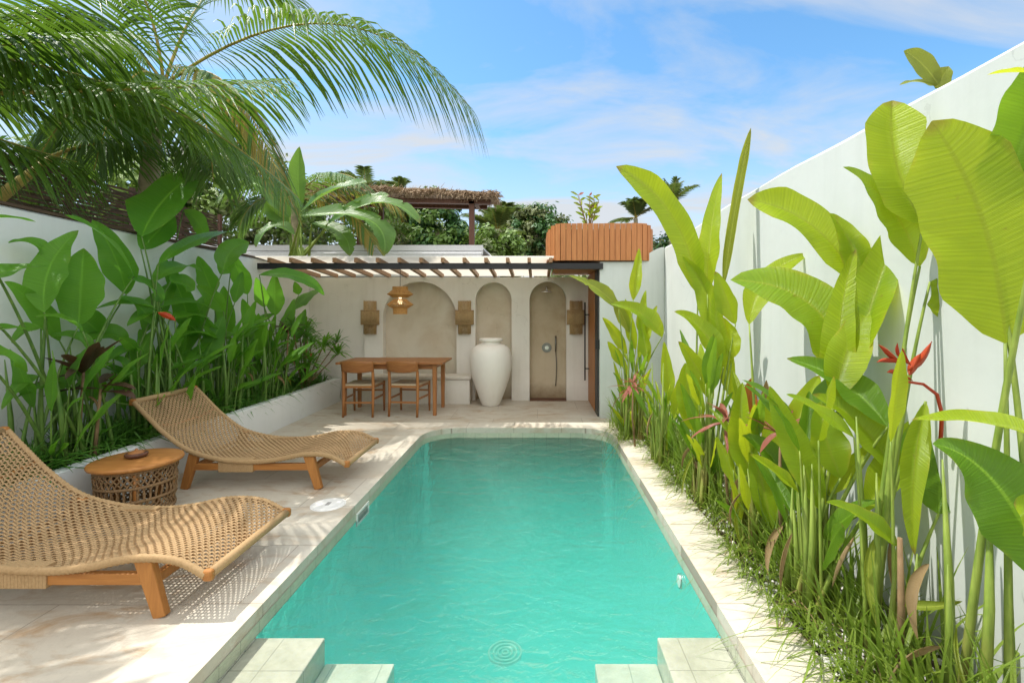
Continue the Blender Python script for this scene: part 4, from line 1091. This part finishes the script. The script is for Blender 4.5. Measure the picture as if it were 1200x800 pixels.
# ------------------------------------------------------------------ palms
def frond(parent,p0,pc,p1,ln,nleaf=64,w=.034,droop=.9,roll=0,mat='frond',up=None,start=.10,spread=.9,rr=.022,ytip=False,mat2=None,segs=4):
    p0,pc,p1=Vector(p0),Vector(pc),Vector(p1)
    mb=MB(); mb.tube([bez(p0,pc,p1,i/16) for i in range(17)],[lerp(rr,.004,(i/16)**.7) for i in range(17)],7)
    fr=mb.build('frond',M['rachis'],parent)
    mb=MB(); m2=MB()
    for side in (-1,1):
        for k in range(nleaf):
            t=start+(1-start)*(k+rnd.uniform(-.2,.2))/nleaf; t=min(max(t,0.02),.999)
            p=bez(p0,pc,p1,t); T=((pc-p0)*(1-t)+(p1-pc)*t).normalized()
            upv=Vector(up) if up else Vector((0,0,1))
            S=T.cross(upv); S.normalize(); N=S.cross(T); N.normalize()
            ca,sa=math.cos(roll),math.sin(roll); S2=S*ca+N*sa; N2=N*ca-S*sa
            l=ln*(min(1,(t-start)/.18+.35))*(1-max(0,(t-.6)/.4)**1.8*.5)*rnd.uniform(.88,1.08)
            d0=(S2*side*spread+T*(.45+.5*t)+N2*.22).normalized()
            pts=[p]; v=d0.copy(); q=p.copy(); dr=droop*rnd.uniform(.8,1.2)
            for s in range(segs):
                v=(v+Vector((0,0,-dr*.36))).normalized(); q=q+v*(l/segs); pts.append(q)
            tgt=m2 if (mat2 and rnd.random()<.5) else mb
            rows=[];uvs=[]
            for s,pp in enumerate(pts):
                f=s/segs; ww=w*(1 if 0<s<segs-1 else (.45 if s==0 else (.75 if s<segs else .06)))*l/ln
                dd=(pts[min(s+1,segs)]-pts[max(s-1,0)]).normalized(); sd=dd.cross(N2)
                if sd.length<.05: sd=T
                sd.normalize(); nn=sd.cross(dd)
                rows.append([pp-sd*ww/2-nn*ww*.18,pp,pp+sd*ww/2-nn*ww*.18]); uvs.append([(.42,f),(.5,f),(.58,f)])
            tgt.grid(rows,False,uvs=uvs)
    mb.build('leaflets',M[mat],fr)
    if m2.v: m2.build('leaflets',M[mat2],fr)
    return fr
def trunk(t,a,b,r0,r1,bow=(0,0,0)):
    a=Vector(a);b=Vector(b);mb=MB(); c=(a+b)/2+Vector(bow); n=26
    mb.tube([bez(a,c,b,i/n) for i in range(n+1)],[lerp(r0,r1,i/n)*(1+.05*(i%2)) for i in range(n+1)],14); mb.build('trunk',M['trunk'],t)

c0=at(192,100,6.0)
t=thing('coconut_palm','coconut palm behind the shaded wall with one great frond arching over the sky','palm tree',(-5.25,6.1,0))
trunk(t,(-5.25,6.1,0),c0+Vector((-.1,0,-.1)),.13,.10,(.05,0,0))
frond(t,c0,at(405,-58,5.9),at(552,128,5.8),1.3,92,.036,1.05,roll=.1,start=.12)
frond(t,c0,at(250,-95,6.6),at(352,10,7.2),.9,60,droop=.6)
frond(t,c0,at(170,-120,5.6),at(20,-60,5.2),.95,70,droop=.7)
frond(t,c0,at(110,-40,5.6),at(-60,70,5.2),.95,74,droop=.9)
frond(t,c0,at(90,60,5.5),at(20,240,5.3),.95,74,droop=.9)
frond(t,c0,at(270,30,5.8),at(338,240,5.7),.85,66,droop=1.0,mat2='frond_yellow')
frond(t,c0,at(240,70,5.3),at(250,210,5.0),.85,62,droop=1.0)
frond(t,c0,at(150,40,5.2),at(110,200,4.9),.9,62,droop=1.0)
frond(t,c0,at(60,-10,6.6),at(-80,10,7.0),1.0,60,droop=.8)
frond(t,c0,at(120,90,6.6),at(60,215,7.0),.9,56,droop=.9)
c1=Vector((-5.7,3.7,3.5))
t=thing('coconut_palm','nearer coconut palm with fronds spreading across the upper corner above the wall','palm tree',(-5.8,3.6,0))
trunk(t,(-5.8,3.6,0),c1+Vector((0,0,-.1)),.13,.10)
frond(t,c1,at(150,40,4.4),at(350,232,5.0),.85,84,.030,1.1,roll=-.1,start=.08)
frond(t,c1+Vector((.1,-.2,-.45)),at(110,110,4.2),at(330,95,4.6),0.95,74,.034,.9,rr=.04,start=.3)
frond(t,c1,at(-60,-60,3.4),at(190,-10,3.6),1.05,70,.034,.9)
frond(t,c1,Vector((-4.6,2.9,4.4)),Vector((-3.6,2.3,3.6)),.8,48,.034,.9)
frond(t,c1,Vector((-4.6,2.2,4.3)),Vector((-3.2,1.5,3.5)),1.05,74,.034,.9)
frond(t,c1,at(-10,60,4.0),at(140,40,4.6),1.05,70,.034,1.0)
frond(t,c1,at(-100,140,3.6),at(90,190,4.2),0.95,60,.034,1.0)
frond(t,c1,Vector((-6.6,3.2,4.3)),Vector((-7.4,2.6,3.4)),1.05,60,.034,.9)
frond(t,c1,Vector((-6.2,4.6,4.6)),Vector((-6.6,5.8,4.0)),1.05,60,.034,.9)
# thick yellow stalk rising over the wall
t=thing('palm_stalk','thick yellow palm leaf stalk leaning over the shaded wall','palm stalk',at(-40,262,4.6))
mb=MB(); a=at(-60,272,4.6); b=at(62,183,4.9); mb.tube([a,lerp(a,b,.5)+Vector((0,0,-.02)),b],[.07,.055,.03],12); mb.build('stalk',M['rachis'],t)
frond(t,b,at(150,140,5.0),at(290,200,5.4),.7,50,.03,1.0,start=.05)

# woven screen behind the wall
t=thing('bamboo_screen','dark woven bamboo screen fence behind the palms','fence',(-5.0,4.5,0))
mb=MB()
z=1.9
while z<3.15:
    y=2.0
    pts=[]; k=0
    while y<8.6:
        pts.append(Vector((-5.62+.02*math.sin(y*9+z*50)+rnd.uniform(-.006,.006),y,z+rnd.uniform(-.010,.010)))); y+=.22
    rows=[[p+Vector((0,0,-.015)),p+Vector((.006,0,.015))] for p in pts]; mb.grid(rows,False); z+=.042
o=mb.build('slats',M['fence_wood'],t); s_=o.modifiers.new('solid','SOLIDIFY'); s_.thickness=.012
for k in range(8):
    mb=MB(); y=2.1+.92*k; mb.bar((-5.68,y,0),(-5.68,y,3.2),.05,.05); mb.build('post',M['old_wood'],t)

# ------------------------------------------------------------------ banana plants beyond the pergola
t=thing('banana_plant','banana plant with long ribbed leaves arching over the pergola roof','banana plant',at(350,470,8.9))
g=Vector((at(350,300,8.9).x,8.9,0)); sm=MB()
sm.tube([g,g+Vector((0,0,1.3)),at(352,290,8.9)],[.11,.09,.06],12)
for (bx,by,tx_,ty_,w,sx,sy,dd,o) in ((352,245,351,172,19,-2,0,8.8,{'nrm':(.2,-.95,.1),'shape':'oval'}),(384,262,492,262,19,10,-24,8.6,{'nrm':(.1,-.6,.75),'tear':.3,'shape':'long'}),
    (353,253,450,299,24,30,-18,8.4,{'nrm':(.3,-.6,.7),'tear':.3,'shape':'long'}),(352,249,430,214,20,0,-8,9.2,{'nrm':(.2,-.5,.8),'tear':.4,'shape':'long'}),
    (398,250,456,229,15,0,-5,9.3,{'nrm':(.1,-.5,.8),'tear':.3,'shape':'long'}),(340,262,312,236,22,-3,0,9.1,{'nrm':(.2,-.8,.5),'shape':'oval'}),
    (340,255,290,215,20,-4,-12,9.0,{'nrm':(-.1,-.7,.7),'tear':.4,'shape':'long'}),(345,275,300,290,18,-4,-16,8.9,{'nrm':(-.1,-.5,.8),'tear':.3,'shape':'long'}),
    (365,262,410,300,18,12,-8,8.7,{'nrm':(.1,-.6,.7),'tear':.3,'shape':'long'})):
    b=at(bx,by,dd); e=at(tx_,ty_,dd-.2); leaf(t,b,e,w*1.05*dd/F,Vector((sx*2,0,-sy*2))*dd/F,Vector(o.pop('nrm')),'leaf_banana',nseg=44,ncross=10,fold=.35,wave=.06,**o)
    q=at(350,300,8.9); petiole(sm,b,None,q+Vector((rnd.uniform(-.2,.2),0,-.1)),.012,.03,.3)
sm.build('stem',M['stem_sun'],t)
t=thing('palm_sapling','young palm with feathery fronds between the banana leaves and the thatched shade','palm tree',(-4.0,10.2,0))
c=at(345,232,10.2)
trunk(t,(c.x,10.2,0),c,.10,.07)
for (tx_,ty_,cx_,cy_,m2) in ((425,215,385,185,None),(468,245,420,205,'frond_yellow'),(300,180,320,180,None),(262,225,300,190,None),(440,290,420,235,'frond_yellow'),(280,270,290,220,None)):
    frond(t,c,at(cx_,cy_,10.2),at(tx_,ty_,10+rnd.uniform(-.5,.5)),.8,44,.04,.8,mat2=m2)

# neighbour's roof, thatched shade
t=thing('neighbour_house','low neighbouring building with pale corrugated metal roof bands','building',(-4,12,0))
mb=MB(); mb.box((-9,10.6,-.01),(-1.25,16,2.62)); mb.build('wall',M['grey_render'],t)
mb=MB()
prof=[(10.25,2.63),(10.25,2.72),(10.32,2.74),(10.4,2.745),(10.42,2.70),(10.5,2.72),(10.52,2.80)]
rows=[[Vector((x,y,z)) for y,z in prof] for x in (-9.2,-1.2)]
mb.grid(rows,False); mb.build('gutter',M['roof_sheet_metal'],t)
mb=MB(); n=60
rows=[]
for k in range(n+1):
    y=10.53+2.6*k/n; z=2.87+.10*k/n*2.6*.2+.018*math.cos(k*math.pi/1.0); rows.append([Vector((-9.2,y,z)),Vector((-1.2,y,z))])
mb.grid(rows,False); o=mb.build('roof',M['roof_sheet_metal'],t); s_=o.modifiers.new('solid','SOLIDIFY'); s_.thickness=.03; s_.offset=-1
mb=MB(); mb.box((-9.2,10.5,2.805),(-1.2,10.528,2.93)); mb.build('fascia',M['roof_sheet_metal'],t)

t=thing('thatched_shade','thatch topped shade frame on slim brown posts behind the pergola','shade roof',(-2.8,11.6,0))
D=11.0
x0,x1=at(400,0,D).x,at(583,0,D).x
for px,py,d,w in ((553,228,D,.12),(447,248,D+.6,.10),(422,240,D+.2,.12)):
    p=at(px,py,d); mb=MB(); mb.bar((p.x,d,0),(p.x,d,4.0),w,w,up=(0,1,0)); mb.build('post',M['old_wood'],t)
mb=MB(); mb.bar((x0-.1,D,4.05),(x1-.15,D,3.98),.12,.10); mb.bar((x1-.5,D,3.98),(x1-.5,D+.6,4.0),.1,.1); mb.bar((x0-.1,D+.6,4.07),(x1-.3,D+.6,4.0),.1,.1); mb.build('beam',M['old_wood'],t)
mb=MB()
for k in range(3600):
    x=rnd.uniform(x0-.9,x1+.05); s=rnd.random(); y=D-.25+1.0*s; zz=lerp(4.30,4.12,(x-x0)/(x1-x0))+.02*math.sin(x*5)
    zb=zz-.02; 
    if rnd.random()<.6: y=D-.28+rnd.uniform(0,.15)
    a=Vector((x,y,zb+rnd.uniform(-.05,.07))); v=Vector((rnd.gauss(0,.4),rnd.gauss(-.25,.4),rnd.gauss(-.28,.25))).normalized()*rnd.uniform(.07,.17)
    sd=v.cross(Vector((rnd.random(),rnd.random(),rnd.random()))).normalized()*rnd.uniform(.006,.016)
    mb.face([mb.vert(a-sd),mb.vert(a+sd),mb.vert(a+v+sd*.3),mb.vert(a+v-sd*.3)])
mb.build('thatch',M['thatch'],t)
mb=MB(); n=12
rows=[[Vector((lerp(x0-.8,x1,k/n),D-.22+.0*k,lerp(4.33,4.12,k/n)+.02*math.sin(k*2))),Vector((lerp(x0-.8,x1,k/n),D+.75,lerp(4.33,4.12,k/n)))] for k in range(n+1)]
mb.grid(rows,False); o=mb.build('thatch_bed',M['thatch'],t); s_=o.modifiers.new('solid','SOLIDIFY'); s_.thickness=.07; s_.offset=0

# plants on the roof planter
p=at(690,262,7.0)
t=thing('potted_croton','small yellow green shrub with pink tips growing on the timber roof planter','shrub',(p.x,7.0,2.6))
mb=MB()
for k in range(9):
    tip=at(690+rnd.uniform(-14,16),262-rnd.uniform(12,36),7.0); mb.tube([(p.x,7.0,2.6),lerp(Vector((p.x,7,2.6)),tip,.6),tip],[.008,.006,.004],5)
    for q in range(5):
        b=lerp(Vector((p.x,7,2.6)),tip,.45+.13*q); a=rnd.uniform(0,6.28); dv=Vector((math.cos(a),math.sin(a)*.6,.5))*rnd.uniform(.08,.15)
        leaf(t,b,b+dv,.045,(0,0,.01),(rnd.uniform(-.4,.4),-.8,.5),'leaf_torn' if rnd.random()<.4 else ('leaf_red' if (q==4 and k%2) else 'leaf_sun'),shape='oval',nseg=6,ncross=2)
mb.build('stem',M['stem_dry'],t)
mb=MB()
for k in range(420):
    g0=Vector((rnd.uniform(.2,1.56),rnd.uniform(6.62,7.2),2.6)); a=rnd.uniform(0,6.28)
    blade(mb,g0,Vector((math.cos(a)*.4,math.sin(a)*.4,1)),rnd.uniform(.10,.2),.012,.6)
tag(mb.build('planter_grass',M['grass']),kind='stuff')
# yellow young banana behind the tall wall
p=at(1095,110,2.6)
t=thing('young_banana','small yellowish banana plant peeping over the tall white wall','banana plant',(2.45,2.9,0))
d=2.9
q=at(1100,112,d)
leaf(t,at(1100,100,d),at(1059,60,d),28*d/F,(0,0,.06),(-.3,-.9,.3),'leaf_torn',shape='oval',wave=.03)
leaf(t,at(1100,104,d),at(1054,100,d),16*d/F,(0,0,.06),(0,-.7,.7),'leaf_torn')
leaf(t,at(1096,104,d),at(1112,78,d),22*d/F,(0,0,0),(0,-.9,.3),'leaf_torn',shape='oval')
mb=MB(); mb.tube([(q.x,d,0),(q.x,d,q.z)],[.05,.03],10); mb.build('stem',M['stem_sun'],t)

# ------------------------------------------------------------------ far trees
def tree(name,label,px,py,d,rx,rz,mat,mat2,nclump=46,per=90,ls=.16,trunk_h=None):
    c=at(px,py,d); t=thing(name,label,'tree',(c.x,d,0),'trees beyond the garden')
    trunk(t,(c.x,d,0),c,.22,.09,(.1,0,0))
    ma,mb_=MB(),MB()
    for k in range(nclump):
        a=rnd.uniform(0,6.283); b=math.acos(rnd.uniform(-1,1)); r=rnd.uniform(.45,1.0)**.6
        cc=c+Vector((rx*r*math.sin(b)*math.cos(a),rx*.8*r*math.sin(b)*math.sin(a),rz*r*math.cos(b)))
        tgt=ma if rnd.random()<.6 else mb_; cr=rx*rnd.uniform(.16,.30)
        for q in range(per):
            v=Vector((rnd.gauss(0,1),rnd.gauss(0,1),rnd.gauss(0,.8)))
            p=cc+v*cr*.5; n=(v.normalized()+Vector((rnd.uniform(-.6,.6),rnd.uniform(-.6,.6),.5))).normalized()
            s=n.orthogonal().normalized(); s=Matrix.Rotation(rnd.uniform(0,6.28),3,n)@s; u=n.cross(s); l=ls*rnd.uniform(.6,1.3)
            i=[tgt.vert(p-s*l*.5,(.45,0)),tgt.vert(p+u*l*.25,(.5,.5)),tgt.vert(p+s*l*.5,(.55,1)),tgt.vert(p-u*l*.25,(.5,.5))]; tgt.face(i)
    ma.build('crown',M[mat],t)
    if mb_.v: mb_.build('crown',M[mat2],t)
tree('leafy_tree','dark vine covered tree seen beneath the thatched shade',512,272,17,1.1,1.6,'crown_dark','crown_green',114,90,0.196)
tree('leafy_tree','bright green broad tree behind the dark vine covered one',485,280,20,2.2,1.6,'crown_green','crown_olive',95,80,0.230)
tree('leafy_tree','yellow green bush right of the thick brown shade post',575,300,17,1.2,1.0,'crown_green','crown_olive',76,80,0.196)
tree('leafy_tree','olive round topped tree beside the timber roof planter',628,275,24,1.6,1.45,'crown_olive','crown_dark',133,90,0.230)
tree('leafy_tree','pale olive tree rising behind the small palm near the thick shade post',595,270,26,1.8,1.3,'crown_olive','crown_green',95,80,0.230)
tree('leafy_tree','light green tree between the banana leaves and the thatched shade',400,262,16,1.9,1.5,'crown_green','crown_olive',83,80,0.196)
tree('leafy_tree','bright garden tree behind the bamboo screen and palm trunk',285,235,13,1.7,1.5,'crown_green','crown_olive',106,80,0.172)
tree('leafy_tree','shadowy tree behind the coconut palm trunks',120,225,12,2.2,1.3,'crown_dark','crown_green',114,80,0.184)
tree('leafy_tree','dark tree low behind the far palms beyond the boundary wall',785,300,26,1.8,1.0,'crown_dark','crown_olive',76,80,0.230)
def far_palm(label,px,py,d,ln,n,mat,lean=0,dr=.55,ll=.5):
    c=at(px,py,d); t=thing('coconut_palm',label,'palm tree',(c.x-lean,d,0),'far coconut palms')
    trunk(t,(c.x-lean,d,0),c,.2,.11)
    for k in range(n):
        a=2*math.pi*k/n+rnd.uniform(-.3,.3); e=rnd.uniform(.25,1.45)
        dv=Vector((math.cos(a)*math.cos(e),math.sin(a)*math.cos(e),math.sin(e)))
        pc=c+dv*ln*.55; p1=c+Vector((dv.x,dv.y,0))*ln*1.0+Vector((0,0,ln*(dv.z*.85-.25)))
        frond(t,c,pc,p1,ll,26,.07,dr,mat=mat,rr=.03,segs=3)
far_palm('far coconut palm with grey green fronds beside the thick brown shade post',583,272,19,1.9,13,'frond_far')
far_palm('far coconut palm peeking above the thatched shade',428,224,24,1.9,11,'frond_far')
far_palm('far coconut palm just above the middle of the thatch',466,232,27,1.8,11,'frond_far')
far_palm('far coconut palm above the corner of the timber planter, left of the pair',745,256,26,1.7,12,'frond_far')
far_palm('far coconut palm leaning beside the arching heliconia leaf, taller of the pair',787,240,25,2.2,13,'frond_far')
far_palm('drooping brownish palm seen between the shade posts',470,262,18,1.8,12,'frond_far',dr=1.2)
mb=MB()
for k in range(9000):
    x=rnd.uniform(-30,34); y=rnd.uniform(30,36); h=rnd.uniform(0,1)**.7*(3.9+.8*math.sin(x*.5)+.5*math.sin(x*1.7))
    n=Vector((rnd.gauss(0,1),-1,rnd.gauss(.4,.6))).normalized(); s=n.orthogonal().normalized(); u=n.cross(s); l=rnd.uniform(.3,.8); p=Vector((x,y,h))
    mb.face([mb.vert(p-s*l*.5),mb.vert(p+u*l*.3),mb.vert(p+s*l*.5),mb.vert(p-u*l*.3)])
tag(mb.build('distant_foliage',M['crown_olive']),kind='stuff')

# ------------------------------------------------------------------ light, sky, camera
TO_SUN=Vector((-.44,.05,.88)).normalized()
el=math.asin(TO_SUN.z); az=math.atan2(TO_SUN.x,TO_SUN.y)
sd=bpy.data.lights.new('sun','SUN'); sd.energy=2.9; sd.angle=R(.53); sd.color=(1,.955,.88)
so=bpy.data.objects.new('sun',sd); COL.objects.link(so); so.rotation_euler=TO_SUN.to_track_quat('Z','Y').to_euler()
w=bpy.data.worlds.new('World'); scene.world=w; w.use_nodes=True; nt=w.node_tree; nt.nodes.clear()
def wn(ty,**k):
    n=nt.nodes.new(ty)
    for a,b in k.items(): setattr(n,a,b)
    return n
sky=wn('ShaderNodeTexSky',sky_type='NISHITA',sun_disc=False,sun_elevation=el,sun_rotation=az,altitude=0,air_density=1.0,dust_density=.6,ozone_density=1.5)
bg=wn('ShaderNodeBackground'); bg.inputs[1].default_value=.15
tc=wn('ShaderNodeTexCoord'); sx=wn('ShaderNodeSeparateXYZ'); nt.links.new(tc.outputs['Generated'],sx.inputs[0])
def wm(op,a,b=0.0):
    n=wn('ShaderNodeMath',operation=op)
    for i,v in enumerate((a,b)):
        if isinstance(v,(int,float)): n.inputs[i].default_value=v
        else: nt.links.new(v,n.inputs[i])
    return n.outputs[0]
den=wm('ADD',wm('MAXIMUM',sx.outputs[2],0.0),.16)
cv=wn('ShaderNodeCombineXYZ'); nt.links.new(wm('DIVIDE',sx.outputs[0],den),cv.inputs[0]); nt.links.new(wm('DIVIDE',sx.outputs[1],den),cv.inputs[1])
mp=wn('ShaderNodeMapping'); mp.inputs['Scale'].default_value=(.75,1.5,1); mp.inputs['Rotation'].default_value=(0,0,R(-22)); mp.inputs['Location'].default_value=(3.1,.7,0); nt.links.new(cv.outputs[0],mp.inputs[0])
nz=wn('ShaderNodeTexNoise'); nz.inputs['Scale'].default_value=1.5; nz.inputs['Detail'].default_value=9; nz.inputs['Roughness'].default_value=.58; nz.inputs['Distortion'].default_value=.6; nt.links.new(mp.outputs[0],nz.inputs[0])
mr=wn('ShaderNodeMapRange'); mr.inputs[1].default_value=.40; mr.inputs[2].default_value=.68; mr.inputs[4].default_value=.85; nt.links.new(nz.outputs[0],mr.inputs[0])
hz=wn('ShaderNodeMapRange'); hz.inputs[1].default_value=.36; hz.inputs[2].default_value=.05; hz.inputs[3].default_value=0; hz.inputs[4].default_value=.72; nt.links.new(sx.outputs[2],hz.inputs[0])
fac=wm('MINIMUM',wm('ADD',mr.outputs[0],hz.outputs[0]),.95)
mx=wn('ShaderNodeMix',data_type='RGBA'); nt.links.new(fac,mx.inputs[0]); hs=wn('ShaderNodeHueSaturation'); hs.inputs['Hue'].default_value=.491; hs.inputs['Saturation'].default_value=1.22; hs.inputs['Value'].default_value=1.02; nt.links.new(sky.outputs[0],hs.inputs['Color']); nt.links.new(hs.outputs[0],mx.inputs[6]); mx.inputs[7].default_value=(2.85,2.95,3.08,1)
oh=wn('ShaderNodeMapRange',interpolation_type='SMOOTHSTEP'); oh.inputs[1].default_value=.62; oh.inputs[2].default_value=.86; nt.links.new(sx.outputs[2],oh.inputs[0])  # bright cloud overhead and behind the camera, added out of view as fill light
bk=wn('ShaderNodeMapRange',interpolation_type='SMOOTHSTEP'); bk.inputs[1].default_value=-.25; bk.inputs[2].default_value=-.6; nt.links.new(sx.outputs[1],bk.inputs[0])
up=wn('ShaderNodeMapRange'); up.inputs[1].default_value=0; up.inputs[2].default_value=.2; nt.links.new(sx.outputs[2],up.inputs[0])
sky_fill=wm('MULTIPLY',wm('MINIMUM',wm('ADD',oh.outputs[0],wm('MULTIPLY',bk.outputs[0],up.outputs[0])),1.0),wm('ADD',.55,wm('MULTIPLY',nz.outputs[0],.7)))
mc=wn('ShaderNodeMix',data_type='RGBA'); nt.links.new(sky_fill,mc.inputs[0]); nt.links.new(mx.outputs[2],mc.inputs[6]); mc.inputs[7].default_value=(8.3,8.15,7.85,1)
nt.links.new(mc.outputs[2],bg.inputs[0]); wo=wn('ShaderNodeOutputWorld'); nt.links.new(bg.outputs[0],wo.inputs[0])

cam=bpy.data.cameras.new('camera'); co=bpy.data.objects.new('camera',cam); COL.objects.link(co)
co.location=(0,0,CH); co.rotation_euler=(R(90),0,0); cam.sensor_width=36; cam.lens=36*F/1200
cam.shift_x=-(CX-600)/1200; cam.shift_y=-(400-CY)/1200; cam.clip_start=.05; cam.clip_end=2000
scene.camera=co
vs=scene.view_settings; vs.view_transform='Standard'; vs.look='None'; vs.gamma=1; vs.exposure=.80
scene.display_settings.display_device='sRGB'
cy=scene.cycles
cy.max_bounces=12; cy.diffuse_bounces=6; cy.glossy_bounces=4; cy.transmission_bounces=6; cy.transparent_max_bounces=12; cy.volume_bounces=6
cy.caustics_reflective=False; cy.caustics_refractive=False; cy.use_denoising=True; cy.sample_clamp_indirect=6
